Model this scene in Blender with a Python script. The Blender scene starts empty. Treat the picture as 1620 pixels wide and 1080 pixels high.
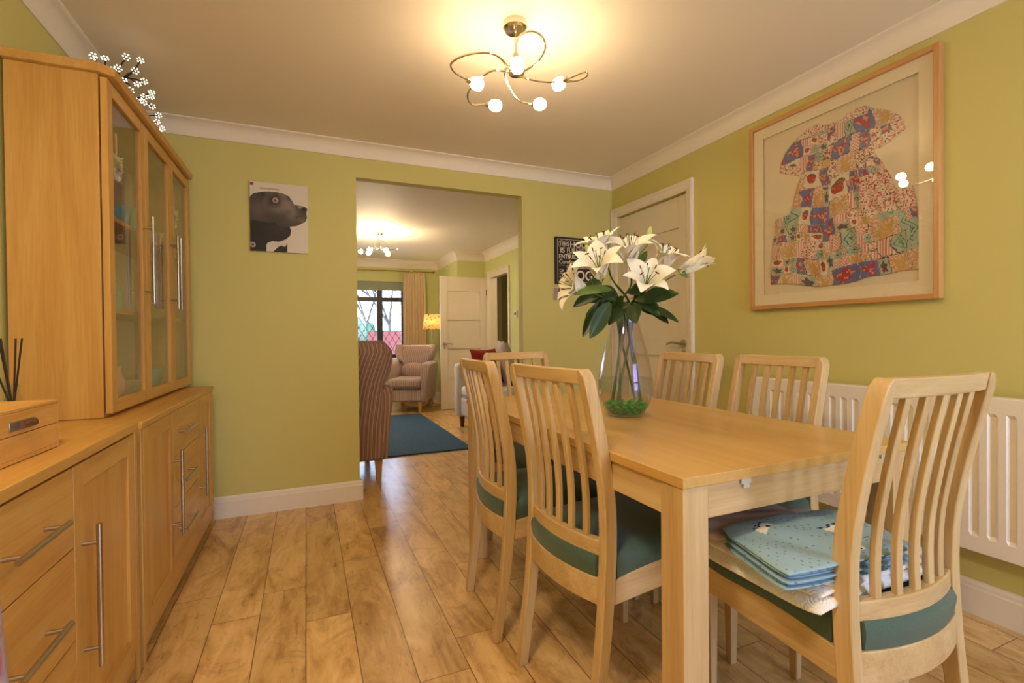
import bpy, bmesh, math, random
import numpy as np
from mathutils import Vector, Matrix
from math import sin, cos, pi, radians, sqrt, atan2, floor, exp
random.seed(7)
SC = bpy.context.scene
COL = SC.collection

# ------------------------------------------------------------------ camera
F_PX, CAM_H = 764.0, 1.05
_v1 = Vector((484.0-810, 535.0-540, F_PX)); _s = -0.0099
_x = -(F_PX**2 + _v1.y**2 - _v1.y*_s*_v1.x)/(_v1.x + _v1.y*_s)
_v2 = Vector((_x, _v1.y + _s*(_x-_v1.x), F_PX)); _v1.normalize(); _v2.normalize()
_v3 = _v2.cross(_v1)
if _v3.y > 0: _v3 = -_v3
def _row(i): return Vector((_v2[i], _v1[i], _v3[i]))
_right, _down, _fwd = _row(0), _row(1), _row(2)
cam_d = bpy.data.cameras.new('camera'); cam = bpy.data.objects.new('camera', cam_d); COL.objects.link(cam)
cam.matrix_world = Matrix(((_right.x, -_down.x, -_fwd.x, 0), (_right.y, -_down.y, -_fwd.y, 0),
                           (_right.z, -_down.z, -_fwd.z, CAM_H), (0, 0, 0, 1)))
cam_d.sensor_width = 36; cam_d.lens = F_PX/1620*36; cam_d.clip_start = 0.05; cam_d.clip_end = 300
SC.camera = cam
def at(px, py, X=None, Y=None, Z=None):
    """place in the room seen at a point of the photograph, on the plane X=, Y= or Z= (metres)"""
    d = _right*(px-810) + _down*(py-540) + _fwd*F_PX
    t = X/d.x if X is not None else (Y/d.y if Y is not None else (Z-CAM_H)/d.z)
    return Vector((0, 0, CAM_H)) + d*t

# ------------------------------------------------------------------ colour management
vs = SC.view_settings
vs.view_transform = 'Standard'; vs.look = 'None'; vs.gamma = 1.0; vs.use_curve_mapping = False
vs.exposure = 0.53

# ------------------------------------------------------------------ sky
W = bpy.data.worlds.new('sky'); SC.world = W; W.use_nodes = True
nt = W.node_tree; nt.nodes.clear()
wo = nt.nodes.new('ShaderNodeOutputWorld'); bg = nt.nodes.new('ShaderNodeBackground')
tc = nt.nodes.new('ShaderNodeTexCoord'); sp = nt.nodes.new('ShaderNodeSeparateXYZ'); rp = nt.nodes.new('ShaderNodeValToRGB')
nt.links.new(tc.outputs['Generated'], sp.inputs[0]); nt.links.new(sp.outputs['Z'], rp.inputs[0])
rp.color_ramp.elements[0].position = 0.0; rp.color_ramp.elements[0].color = (0.80, 0.92, 1.15, 1)
rp.color_ramp.elements[1].position = 0.6; rp.color_ramp.elements[1].color = (0.50, 0.72, 1.15, 1)
nt.links.new(rp.outputs[0], bg.inputs[0]); bg.inputs[1].default_value = 5.6
nt.links.new(bg.outputs[0], wo.inputs[0])

def portal(name, loc, rot, sx, sy):
    l = bpy.data.lights.new(name, 'AREA'); l.shape = 'RECTANGLE'; l.size = sx; l.size_y = sy
    l.cycles.is_portal = True
    o = bpy.data.objects.new(name, l); COL.objects.link(o); o.location = loc; o.rotation_euler = rot
portal('garden_door_portal', (1.50, -1.77, 1.08), (radians(90), 0, 0), 1.05, 2.0)
portal('lounge_window_portal', (0.45, 8.06, 1.3), (radians(-90), 0, 0), 2.1, 1.25)

LAMP_COL = (1.0, 0.735, 0.42)
LAMP_STRENGTH = 64.0
REAR_FILL = 58.0  # strength of the added, unseen ceiling fill

# ------------------------------------------------------------------ materials
def S(r, g, b):
    f = lambda c: (c/255/12.92) if c/255 <= 0.04045 else ((c/255+0.055)/1.055)**2.4
    return (f(r), f(g), f(b), 1.0)
class NT:
    def __init__(s, name):
        s.m = bpy.data.materials.new(name); s.m.use_nodes = True; s.t = s.m.node_tree; s.t.nodes.clear()
        s.out = s.n('ShaderNodeOutputMaterial')
    def n(s, typ, **k):
        nd = s.t.nodes.new(typ)
        for a, v in k.items(): setattr(nd, a, v)
        return nd
    def l(s, a, b): s.t.links.new(a, b)
    def coords(s, scale=(1, 1, 1), kind='Object', loc=(0, 0, 0)):
        c = s.n('ShaderNodeTexCoord'); m = s.n('ShaderNodeMapping')
        m.inputs['Scale'].default_value = scale; m.inputs['Location'].default_value = loc
        s.l(c.outputs[kind], m.inputs[0]); return m.outputs[0]
    def noise(s, vec, scale, detail=4, rough=0.55, dist=0.0):
        n = s.n('ShaderNodeTexNoise'); n.inputs['Scale'].default_value = scale
        n.inputs['Detail'].default_value = detail; n.inputs['Roughness'].default_value = rough
        n.inputs['Distortion'].default_value = dist
        if vec is not None: s.l(vec, n.inputs['Vector'])
        return n.outputs[0]
    def ramp(s, fac, stops):
        r = s.n('ShaderNodeValToRGB'); e = r.color_ramp.elements
        while len(e) < len(stops): e.new(0.5)
        for i, (p, c) in enumerate(stops): e[i].position = p; e[i].color = c
        s.l(fac, r.inputs[0]); return r.outputs[0]
    def math(s, op, a, b=None, c=None):
        m = s.n('ShaderNodeMath', operation=op)
        for i, v in enumerate((a, b, c)):
            if v is None: continue
            if hasattr(v, 'is_linked'): s.l(v, m.inputs[i])
            else: m.inputs[i].default_value = v
        return m.outputs[0]
    def mix(s, f, a, b, mode='MIX'):
        m = s.n('ShaderNodeMix', data_type='RGBA', blend_type=mode)
        for i, v in ((0, f), (6, a), (7, b)):
            if hasattr(v, 'is_linked'): s.l(v, m.inputs[i])
            else: m.inputs[i].default_value = v
        return m.outputs[2]
    def bump(s, h, strength=0.2, dist=0.002):
        b = s.n('ShaderNodeBump'); b.inputs['Strength'].default_value = strength; b.inputs['Distance'].default_value = dist
        s.l(h, b.inputs['Height']); return b.outputs[0]
    def pbr(s, col, rough=0.5, metal=0.0, normal=None, **k):
        p = s.n('ShaderNodeBsdfPrincipled')
        for key, v in (('Base Color', col), ('Roughness', rough), ('Metallic', metal)):
            if hasattr(v, 'is_linked'): s.l(v, p.inputs[key])
            else: p.inputs[key].default_value = v
        if normal is not None: s.l(normal, p.inputs['Normal'])
        for key, v in k.items():
            key = key.replace('_', ' ')
            if hasattr(v, 'is_linked'): s.l(v, p.inputs[key])
            else: p.inputs[key].default_value = v
        s.l(p.outputs[0], s.out.inputs[0]); return s.m

def plain(name, col, rough=0.5, metal=0.0, var=0.04, scale=20, bump=0.0, **k):
    t = NT(name); n = t.noise(t.coords(), scale, 3)
    d = tuple(c*(1-var) for c in col[:3])+(1,); e = tuple(min(1, c*(1+var)) for c in col[:3])+(1,)
    c = t.ramp(n, [(0.3, d), (0.7, e)])
    nb = t.bump(t.noise(t.coords(), scale*12, 2), bump, 0.001) if bump else None
    return t.pbr(c, rough, metal, nb, **k)

def wood(name, dark, mid, light, axis='X', rough=0.42, fine=1.0, wide=0.0):
    t = NT(name)
    st = {'X': (0.9, 14, 14), 'Y': (14, 0.9, 14), 'Z': (14, 14, 0.9)}[axis]
    st = tuple(v*fine for v in st)
    v = t.coords(st)
    a = t.noise(v, 1.0, 5, 0.6, 0.6)
    f = {'X': (6, 170, 170), 'Y': (170, 6, 170), 'Z': (170, 170, 6)}[axis]
    b = t.noise(t.coords(f), 1.0, 3, 0.6)
    ms = t.math('ADD', t.math('MULTIPLY', a, 0.72), t.math('MULTIPLY', b, 0.28))
    c = t.ramp(ms, [(0.36, dark), (0.5, mid), (0.64, light)])
    return t.pbr(c, rough, 0, t.bump(b, 0.12, 0.0006), Coat_Weight=0.12, Coat_Roughness=0.25)
M = {}
OAK = (S(184, 150, 104), S(202, 172, 126), S(215, 188, 144))
CAB = (S(182, 130, 62), S(197, 149, 76), S(208, 164, 92))
for ax in 'XYZ':
    M['oak'+ax] = wood('oak_'+ax.lower(), *OAK, axis=ax)
    M['cab'+ax] = wood('cabinet_oak_'+ax.lower(), *CAB, axis=ax, rough=0.38, fine=0.8)
M['top'] = wood('table_veneer', S(194, 150, 86), S(203, 162, 98), S(211, 172, 110), axis='Y', rough=0.3, fine=0.7)
M['crate'] = wood('crate_wood', S(198, 144, 70), S(210, 158, 86), S(220, 170, 100), axis='Y', rough=0.5)
M['frame'] = wood('frame_wood', S(190, 138, 80), S(203, 152, 94), S(213, 166, 108), axis='Y', rough=0.4)
M['frameZ'] = wood('frame_wood_upright', S(190, 138, 80), S(203, 152, 94), S(213, 166, 108), axis='Z', rough=0.4)
M['darkleg'] = wood('dark_foot_wood', S(70, 38, 22), S(88, 48, 28), S(105, 60, 36), axis='Z')

def wall_mat(name, col):
    t = NT(name); n = t.noise(t.coords(), 1.3, 2)
    c = t.ramp(n, [(0.3, tuple(x*0.985 for x in col[:3])+(1,)), (0.7, col)])
    return t.pbr(c, 0.62, 0, t.bump(t.noise(t.coords(), 240, 2), 0.05, 0.0006), Specular_IOR_Level=0.35)
M['wall'] = wall_mat('green_wall_paint', S(208, 199, 126))
M['wall2'] = wall_mat('lounge_wall_paint', S(206, 208, 144))
M['ceil'] = wall_mat('ceiling_paint', S(243, 232, 216))
M['white'] = plain('white_gloss_paint', S(236, 226, 214), 0.32, var=0.01)
M['cornice'] = plain('cornice_paint', S(240, 230, 216), 0.6, var=0.01)
M['doorwhite'] = plain('door_white_paint', S(232, 222, 208), 0.4, var=0.01)
M['rad'] = plain('radiator_enamel', S(240, 230, 218), 0.3, var=0.01)
M['steel'] = plain('brushed_steel', S(190, 180, 170), 0.28, 1.0, var=0.03)
M['chrome'] = plain('chrome', S(225, 215, 200), 0.08, 1.0, var=0.01)
M['black'] = plain('black_paint', S(24, 18, 18), 0.45)
M['darkgap'] = plain('dark_recess', S(40, 26, 16), 0.8)
M['seat'] = plain('teal_seat_fabric', S(66, 92, 84), 0.75, var=0.12, scale=260, bump=0.3, Sheen_Weight=0.25)
M['darkframe'] = plain('dark_window_frame', S(48, 38, 44), 0.4)
M['blind'] = plain('roller_blind_cloth', S(150, 158, 140), 0.8)
M['plastic'] = plain('grey_plastic', S(190, 186, 178), 0.4)

def pane_mat(name, tint=(1, 1, 1, 1), ior=1.45, rough=0.0, haze=0.0):
    t = NT(name)
    tr = t.n('ShaderNodeBsdfTransparent'); tr.inputs[0].default_value = tint
    gl = t.n('ShaderNodeBsdfGlossy'); gl.inputs[1].default_value = rough
    f0 = ((ior-1)/(ior+1))**2; lw = t.n('ShaderNodeLayerWeight'); lw.inputs[0].default_value = 0.5
    class _F: pass
    fr = _F(); fr.outputs = [t.math('ADD', f0, t.math('MULTIPLY', t.math('POWER', lw.outputs['Facing'], 5.0), 1-f0))]
    mx = t.n('ShaderNodeMixShader'); t.l(fr.outputs[0], mx.inputs[0]); t.l(tr.outputs[0], mx.inputs[1]); t.l(gl.outputs[0], mx.inputs[2])
    t.l(mx.outputs[0], t.out.inputs[0]); return t.m
M['pane'] = pane_mat('clear_pane')
M['cabglass'] = pane_mat('cabinet_glass', (0.97, 0.99, 0.97, 1), 1.5)
M['picglass'] = pane_mat('picture_glass', (1, 1, 1, 1), 1.55)

def floor_mat():
    t = NT('oak_laminate_planks')
    c = t.n('ShaderNodeTexCoord'); s = t.n('ShaderNodeSeparateXYZ'); t.l(c.outputs['Object'], s.inputs[0])
    pw, pl = 0.160, 1.29
    u = t.math('DIVIDE', t.math('ADD', s.outputs[0], 0.014+pw*60), pw)
    iu = t.math('FLOOR', u); fu = t.math('FRACT', u)
    w1 = t.n('ShaderNodeTexWhiteNoise', noise_dimensions='1D'); t.l(iu, w1.inputs['W'])
    v = t.math('ADD', t.math('DIVIDE', s.outputs[1], pl), t.math('MULTIPLY', w1.outputs['Value'], 7.31))
    v = t.math('ADD', v, 20.0)
    iv = t.math('FLOOR', v); fv = t.math('FRACT', v)
    cb = t.n('ShaderNodeCombineXYZ'); t.l(iu, cb.inputs[0]); t.l(iv, cb.inputs[1])
    w2 = t.n('ShaderNodeTexWhiteNoise', noise_dimensions='3D'); t.l(cb.outputs[0], w2.inputs['Vector'])
    # grain, offset per plank
    off = t.n('ShaderNodeVectorMath', operation='SCALE'); t.l(w2.outputs['Color'], off.inputs[0]); off.inputs['Scale'].default_value = 9.0
    ad = t.n('ShaderNodeVectorMath', operation='ADD'); t.l(c.outputs['Object'], ad.inputs[0]); t.l(off.outputs[0], ad.inputs[1])
    def mp(sc):
        m = t.n('ShaderNodeMapping'); m.inputs['Scale'].default_value = sc; t.l(ad.outputs[0], m.inputs[0]); return m.outputs[0]
    big = t.noise(mp((6.5, 1.6, 1)), 1.0, 6, 0.62, 1.6)
    fine = t.noise(mp((70, 9, 1)), 1.0, 4, 0.62, 0.6)
    patch = t.noise(mp((6, 4, 1)), 1.0, 7, 0.7, 2.5)
    g = t.math('ADD', t.math('MULTIPLY', big, 0.84), t.math('MULTIPLY', fine, 0.16))
    col = t.ramp(g, [(0.36, S(178, 134, 78)), (0.46, S(208, 166, 106)), (0.54, S(222, 182, 122)), (0.66, S(236, 200, 142))])
    dk = t.ramp(patch, [(0.50, (0, 0, 0, 1)), (0.68, (1, 1, 1, 1))])
    sc = t.math('MULTIPLY', dk, 0.46)
    col = t.mix(sc, col, S(128, 82, 44))
    tone = t.math('ADD', t.math('MULTIPLY', w2.outputs['Value'], 0.22), 0.86)
    tn = t.n('ShaderNodeCombineColor'); [t.l(tone, tn.inputs[i]) for i in range(3)]
    col = t.mix(1.0, col, tn.outputs[0], 'MULTIPLY')
    eu = t.math('MINIMUM', fu, t.math('SUBTRACT', 1.0, fu)); ev = t.math('MINIMUM', fv, t.math('SUBTRACT', 1.0, fv))
    su = t.math('LESS_THAN', eu, 0.011); sv = t.math('LESS_THAN', ev, 0.0012)
    seam = t.math('MAXIMUM', su, sv)
    col = t.mix(t.math('MULTIPLY', seam, 0.75), col, S(62, 36, 20))
    h = t.math('SUBTRACT', t.math('MULTIPLY', fine, 0.15), seam)
    return t.pbr(col, t.math('ADD', t.math('MULTIPLY', fine, 0.10), 0.24), 0, t.bump(h, 0.25, 0.0012), Coat_Weight=0.25, Coat_Roughness=0.18)
M['floor'] = floor_mat()

def stripe_mat(name, ca, cb_, cc, scale, rot=0.0):
    t = NT(name)
    c = t.n('ShaderNodeTexCoord'); m = t.n('ShaderNodeMapping'); m.inputs['Rotation'].default_value = (0, 0, rot); t.l(c.outputs['Object'], m.inputs[0])
    s = t.n('ShaderNodeSeparateXYZ'); t.l(m.outputs[0], s.inputs[0])
    x = t.math('ADD', s.outputs[0], s.outputs[1])
    f = t.math('FRACT', t.math('ADD', t.math('MULTIPLY', x, scale), 100))
    r = t.n('ShaderNodeValToRGB'); r.color_ramp.interpolation = 'CONSTANT'; e = r.color_ramp.elements
    st = [(0, ca), (0.14, cb_), (0.34, cc), (0.42, ca), (0.55, cb_), (0.62, ca), (0.8, cc), (0.86, cb_)]
    while len(e) < len(st): e.new(0.5)
    for i, (p, q) in enumerate(st): e[i].position = p; e[i].color = q
    t.l(f, r.inputs[0])
    return t.pbr(r.outputs[0], 0.85, 0, t.bump(t.noise(t.coords(), 600, 2), 0.3, 0.001), Sheen_Weight=0.2)
M['stripe'] = stripe_mat('striped_upholstery', S(132, 100, 88), S(158, 126, 110), S(196, 166, 146), 17)
M['stripe_pale'] = stripe_mat('striped_upholstery_pale', S(150, 124, 118), S(172, 148, 142), S(200, 182, 176), 17)
M['sofa'] = plain('pale_sofa_fabric', S(214, 208, 212), 0.85, var=0.04, scale=200, bump=0.2)
M['red'] = plain('red_cushion_fabric', S(150, 36, 40), 0.85, scale=200)
M['beige'] = plain('beige_cushion_fabric', S(190, 172, 168), 0.85, scale=200)
M['curtain'] = plain('curtain_fabric', S(224, 202, 168), 0.8, scale=90)
M['rug'] = plain('blue_rug_pile', S(44, 76, 104), 0.95, var=0.35, scale=55, bump=0.8)
M['petal'] = plain('lily_petal', S(250, 244, 228), 0.5, var=0.02, Subsurface_Weight=0.0)
M['petalgreen'] = plain('lily_throat', S(190, 205, 120), 0.5, var=0.08)
M['anther'] = plain('anther', S(96, 44, 30), 0.7)
M['leaf'] = plain('lily_leaf', S(38, 66, 24), 0.38, var=0.3, scale=16)
M['leaf2'] = plain('pale_leaf', S(96, 120, 52), 0.42, var=0.2, scale=16)
M['stem'] = plain('stem_green', S(78, 108, 48), 0.45, var=0.2)
_t = NT('white_quilted_cotton'); _v = _t.n('ShaderNodeTexVoronoi'); _v.inputs['Scale'].default_value = 26; _t.l(_t.coords(), _v.inputs['Vector'])
_h = _t.math('SINE', _t.math('MULTIPLY', _v.outputs['Distance'], 42.0))
M['towel'] = _t.pbr(S(244, 240, 242), 0.85, 0, _t.bump(_h, 0.35, 0.0012))
M['branch'] = plain('branch_brown', S(40, 26, 20), 0.6)
M['teal'] = plain('pale_teal_glaze', S(160, 200, 190), 0.25)
M['cream'] = plain('cream_glaze', S(236, 222, 196), 0.25)
M['pinkglaze'] = plain('pink_glaze', S(220, 160, 140), 0.3)
M['wicker'] = plain('pale_wicker', S(196, 170, 128), 0.7, var=0.3, scale=120)
M['reed'] = plain('dark_reed', S(44, 26, 20), 0.7)
M['brass'] = plain('brass', S(200, 160, 80), 0.25, 1.0)
M['grass'] = plain('grass', S(96, 128, 62), 0.9, var=0.2)
M['hedge'] = plain('hedge_leaves', S(70, 96, 70), 0.9, var=0.4, scale=8)
M['fence'] = plain('red_fence', S(128, 62, 58), 0.8)
M['render'] = plain('pale_render', S(214, 206, 190), 0.8)
M['bark'] = plain('bark', S(92, 84, 76), 0.9)

def vcol_mat(name, rough=0.7, bump=0.0):
    t = NT(name); a = t.n('ShaderNodeVertexColor'); a.layer_name = 'Col'
    nb = t.bump(t.noise(t.coords(), 500, 2), bump, 0.0008) if bump else None
    return t.pbr(a.outputs[0], rough, 0, nb)
M['vcol'] = vcol_mat('printed_canvas', 0.6)
M['vcolcloth'] = vcol_mat('printed_cotton', 0.8, 0.2)

def emit(name, col, st):
    t = NT(name); e = t.n('ShaderNodeEmission'); e.inputs[0].default_value = tuple(col)+(1,); e.inputs[1].default_value = st
    t.l(e.outputs[0], t.out.inputs[0]); return t.m
M['bulb'] = emit('lit_frosted_shade', LAMP_COL, LAMP_STRENGTH)
M['bulb2'] = emit('lit_frosted_shade_lounge', LAMP_COL, 255.0)
M['led'] = emit('led_blossom', (1.0, 0.93, 0.72), 1.6)

# ------------------------------------------------------------------ mesh helpers
class MB:
    def __init__(s): s.bm = bmesh.new()
    def poly(s, pts):
        return s.bm.faces.new([s.bm.verts.new(p) for p in pts])
    def box(s, lo, hi):
        x0, y0, z0 = lo; x1, y1, z1 = hi
        if x0 > x1: x0, x1 = x1, x0
        if y0 > y1: y0, y1 = y1, y0
        if z0 > z1: z0, z1 = z1, z0
        s.hexa([(x0, y0, z0), (x1, y0, z0), (x1, y1, z0), (x0, y1, z0)], [(x0, y0, z1), (x1, y0, z1), (x1, y1, z1), (x0, y1, z1)])
        return s
    def hexa(s, a, b): return s.loft([a, b])
    def loft(s, rings, cap=True, closed=False):
        R = [[s.bm.verts.new(p) for p in r] for r in rings]; n = len(R[0])
        rng = range(len(R)) if closed else range(len(R)-1)
        for i in rng:
            A, B = R[i], R[(i+1) % len(R)]
            for j in range(n):
                k = (j+1) % n
                s.bm.faces.new((A[j], A[k], B[k], B[j]))
        if cap and not closed:
            s.bm.faces.new(list(reversed(R[0]))); s.bm.faces.new(R[-1])
        return s
    def grid(s, P):
        V = [[s.bm.verts.new(p) for p in row] for row in P]
        for i in range(len(V)-1):
            for j in range(len(V[0])-1):
                s.bm.faces.new((V[i][j], V[i][j+1], V[i+1][j+1], V[i+1][j]))
        return s
    def tube(s, path, r, n=8, closed=False, cap=True):
        P = [Vector(p) for p in path]; rings = []; up = None
        rr = r if isinstance(r, (list, tuple)) else [r]*len(P)
        N = len(P)
        for i, p in enumerate(P):
            if closed: t = (P[(i+1) % N]-P[i-1])
            else: t = P[min(i+1, N-1)]-P[max(i-1, 0)]
            if t.length < 1e-9: t = Vector((0, 0, 1))
            t.normalize()
            if up is None:
                up = Vector((0, 0, 1)) if abs(t.z) < 0.9 else Vector((1, 0, 0))
            a = t.cross(up)
            if a.length < 1e-6: a = t.orthogonal()
            a.normalize(); b = a.cross(t).normalized(); up = b
            rings.append([p + a*rr[i]*cos(2*pi*k/n) + b*rr[i]*sin(2*pi*k/n) for k in range(n)])
        return s.loft(rings, cap, closed)
    def lathe(s, prof, n=32, c=(0, 0, 0), cap=True):
        c = Vector(c); rings = []
        for r, z in prof:
            r = max(r, 1e-4)
            rings.append([c+Vector((r*cos(2*pi*k/n), r*sin(2*pi*k/n), z)) for k in range(n)])
        return s.loft(rings, cap)
    def ball(s, c, r, sub=2, sc=(1, 1, 1)):
        m = Matrix.Translation(c) @ Matrix.Diagonal((sc[0], sc[1], sc[2], 1))
        bmesh.ops.create_icosphere(s.bm, subdivisions=sub, radius=r, matrix=m); return s
    def build(s, name, mat, parent=None, bevel=0.0, smooth=None, solid=0.0, sub=0, seg=2):
        bmesh.ops.recalc_face_normals(s.bm, faces=s.bm.faces)
        me = bpy.data.meshes.new(name); s.bm.to_mesh(me); s.bm.free()
        me.materials.append(mat if not isinstance(mat, str) else M[mat])
        o = bpy.data.objects.new(name, me); COL.objects.link(o)
        if parent is not None: o.parent = parent
        if solid: q = o.modifiers.new('solid', 'SOLIDIFY'); q.thickness = solid; q.offset = 0
        if sub: q = o.modifiers.new('sub', 'SUBSURF'); q.levels = sub; q.render_levels = sub
        if bevel:
            q = o.modifiers.new('bevel', 'BEVEL'); q.width = bevel; q.segments = seg; q.limit_method = 'ANGLE'; q.angle_limit = radians(50)
        if smooth or (smooth is None and (bevel or sub)):
            me.shade_smooth()
            if not sub:
                try: me.set_sharp_from_angle(angle=radians(38))
                except Exception: pass
        return o
def thing(name, label, cat, loc=(0, 0, 0), rz=0.0, group=None):
    o = bpy.data.objects.new(name, None); COL.objects.link(o); o.location = loc; o.rotation_euler = (0, 0, rz)
    o.empty_display_size = 0.05
    return tag(o, label, cat, group)
def tag(o, label, cat, group=None):
    o['label'] = label; o['category'] = cat
    if group: o['group'] = group
    return o
def struct(o): o['kind'] = 'structure'; return o
def box(name, lo, hi, mat, parent=None, bevel=0.002): return MB().box(lo, hi).build(name, mat, parent, bevel)
def dup(root, loc, rz, label, group=None):
    r = root.copy(); COL.objects.link(r); r.location = loc; r.rotation_euler = (0, 0, rz); r['label'] = label
    if group: r['group'] = group
    for ch in root.children:
        c = ch.copy(); COL.objects.link(c); c.parent = r
        for g in ch.children:
            d = g.copy(); COL.objects.link(d); d.parent = c
    return r
def spline(pts, n=8):
    """Catmull-Rom through pts"""
    P = [Vector(p) for p in pts]; P = [P[0]*2-P[1]]+P+[P[-1]*2-P[-2]]; out = []
    for i in range(1, len(P)-2):
        a, b, c, d = P[i-1:i+3]
        for k in range(n):
            t = k/n
            out.append(0.5*((2*b)+(c-a)*t+(2*a-5*b+4*c-d)*t*t+(3*b-a-3*c+d)*t**3))
    out.append(P[-2]); return out

# ------------------------------------------------------------------ room
XL, XR, YF, YB, H = -0.882, 2.286, 3.274, -1.7, 2.30
WT = 0.075; Y2 = YF+WT
OX0, OX1, OZ = 0.311, 1.487, 2.088
LX0, LX1, LY1 = -1.7, 2.50, 7.95
struct(box('floor', (-2.2, YB-0.15, -0.05), (3.9, 8.1, 0), M['floor'], bevel=0))
struct(box('ceiling', (-2.2, YB-0.15, H), (3.9, 8.1, H+0.1), M['ceil'], bevel=0))
T = 0.1
b = MB(); b.box((LX0-T, YF, 0), (OX0, Y2, H)); b.box((OX1, YF, 0), (3.3, Y2, H)); b.box((OX0, YF, OZ), (OX1, Y2, H))
struct(b.build('wall_far', M['wall']))
struct(box('wall_left', (XL-T, YB, 0), (XL, YF, H), M['wall'], bevel=0))
DY0, DY1, DZ = 2.447, 3.215, 1.985      # door opening on the right wall
b = MB(); b.box((XR, YB, 0), (XR+T, DY0, H)); b.box((XR, DY1, 0), (XR+T, YF, H)); b.box((XR, DY0, DZ), (XR+T, DY1, H))
b.box((XR+T, DY0-.1, 0), (XR+T+.02, DY1+.1, DZ+.1))
struct(b.build('wall_right', M['wall']))
b = MB(); b.box((XL-T, YB-T, 0), (0.95, YB, H)); b.box((2.05, YB-T, 0), (XR+T, YB, H)); b.box((0.95, YB-T, 2.12), (2.05, YB, H)); b.box((0.95, YB-T, 0), (2.05, YB, 0.06))
struct(b.build('wall_back', M['wall']))
# glazed garden doors behind the camera
b = MB()
for x0, x1 in ((0.95, 1.02), (1.98, 2.05)): b.box((x0, YB-0.08, 0.06), (x1, YB-0.02, 2.12))
b.box((1.02, YB-0.08, 0.06), (1.98, YB-0.02, 0.16)); b.box((1.02, YB-0.08, 2.04), (1.98, YB-0.02, 2.12))
wf = struct(b.build('window_2', M['white'], bevel=0.003))
box('pane', (1.02, YB-0.052, 0.16), (1.98, YB-0.048, 2.04), M['pane'], wf, 0)

# lounge shell
BAYX, BAYY = 2.06, 6.86
struct(box('wall_lounge_left', (LX0-T, Y2, 0), (LX0, LY1+T, H), M['wall2'], bevel=0))
HD0, HD1, HZ = 5.98, 6.66, 1.93        # hall doorway in the lounge right wall
b = MB(); b.box((LX1, Y2, 0), (LX1+T, HD0, H)); b.box((LX1, HD1, 0), (LX1+T, BAYY+T, H)); b.box((LX1, HD0, HZ), (LX1+T, HD1, H))
struct(b.build('wall_lounge_right', M['wall2']))
b = MB(); b.box((BAYX, BAYY, 0), (LX1, BAYY+T, H)); b.box((BAYX, BAYY+T, 0), (BAYX+T, LY1, H))
struct(b.build('wall_lounge_bay', M['wall2']))
WX0, WX1, WZ0, WZ1 = -0.6, 1.50, 0.72, 1.95
b = MB(); b.box((LX0-T, LY1, 0), (WX0, LY1+T+.05, H)); b.box((WX1, LY1, 0), (BAYX+T, LY1+T+.05, H))
b.box((WX0, LY1, 0), (WX1, LY1+T+.05, WZ0)); b.box((WX0, LY1, WZ1), (WX1, LY1+T+.05, H))
struct(b.build('wall_lounge_far', M['wall2']))
b = MB(); b.box((3.2, Y2, 0), (3.3, 8.05, H)); b.box((BAYX+T, 7.95, 0), (3.2, 8.05, H)); b.box((LX1+T, 5.0, 0), (3.2, 5.1, H))
M['hall'] = wall_mat('hall_wall_paint', S(206, 200, 158))
struct(b.build('wall_hall', M['hall']))

# cove cornice
def cornice(name, a, b_, nrm, drop, proj, ea=0, eb=0):
    a = Vector(a); b_ = Vector(b_); nrm = Vector(nrm); d = (b_-a).normalized()
    prof = [(0, -drop), (0.006, -drop), (0.008, -drop+0.008)]
    for i in range(7):
        t = i/6*pi/2
        prof.append((0.008+(proj-0.016)*(1-cos(t)), -drop+0.008+(drop-0.018)*sin(t)))
    prof += [(proj-0.006, -0.008), (proj, -0.006), (proj, 0.0), (0, 0)]
    rings = []
    for P, e in ((a, ea), (b_, eb)):
        rings.append([P+nrm*o+Vector((0, 0, H+z))+d*(o*e) for o, z in prof])
    return struct(MB().loft(rings).build(name, M['cornice'], smooth=True))
cd, cp = 0.087, 0.068
cornice('trim_1', (XL, YF, 0), (XR, YF, 0), (0, -1, 0), cd, cp, 1, -1)
cornice('trim_2', (XR, YB, 0), (XR, YF, 0), (-1, 0, 0), cd, cp, 1, -1)
cornice('trim_3', (XL, YB, 0), (XL, YF, 0), (1, 0, 0), cd, cp, 1, -1)
cornice('trim_4', (XL, YB, 0), (XR, YB, 0), (0, 1, 0), cd, cp, 1, -1)
cd2, cp2 = 0.125, 0.09
cornice('trim_5', (LX1, Y2, 0), (LX1, BAYY, 0), (-1, 0, 0), cd2, cp2, 1, -1)
cornice('trim_6', (BAYX, BAYY, 0), (LX1, BAYY, 0), (0, -1, 0), cd2, cp2, -1, -1)
cornice('trim_7', (BAYX, BAYY, 0), (BAYX, LY1, 0), (-1, 0, 0), cd2, cp2, -1, -1)
cornice('trim_8', (LX0, LY1, 0), (BAYX, LY1, 0), (0, -1, 0), cd2, cp2, 1, -1)
# skirting
def skirting(name, a, b_, nrm, h=0.125):
    a = Vector(a); b_ = Vector(b_); nrm = Vector(nrm)
    prof = [(0, 0), (0.018, 0), (0.018, h-0.028), (0.014, h-0.022), (0.013, h-0.012), (0.006, h-0.004), (0.004, h), (0, h)]
    return struct(MB().loft([[P+nrm*o+Vector((0, 0, z)) for o, z in prof] for P in (a, b_)]).build(name, M['white']))
skirting('baseboard_far', (XL, YF, 0), (OX0+0.018, YF, 0), (0, -1, 0))
skirting('baseboard_far_right', (OX1-.018, YF, 0), (XR, YF, 0), (0, -1, 0))
skirting('baseboard_right', (XR, YB, 0), (XR, DY0-0.065, 0), (-1, 0, 0))
skirting('baseboard_opening', (OX0, YF, 0), (OX0, Y2, 0), (1, 0, 0))
skirting('baseboard_lounge_right', (LX1, Y2, 0), (LX1, HD0-.07, 0), (-1, 0, 0), 0.12)
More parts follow.
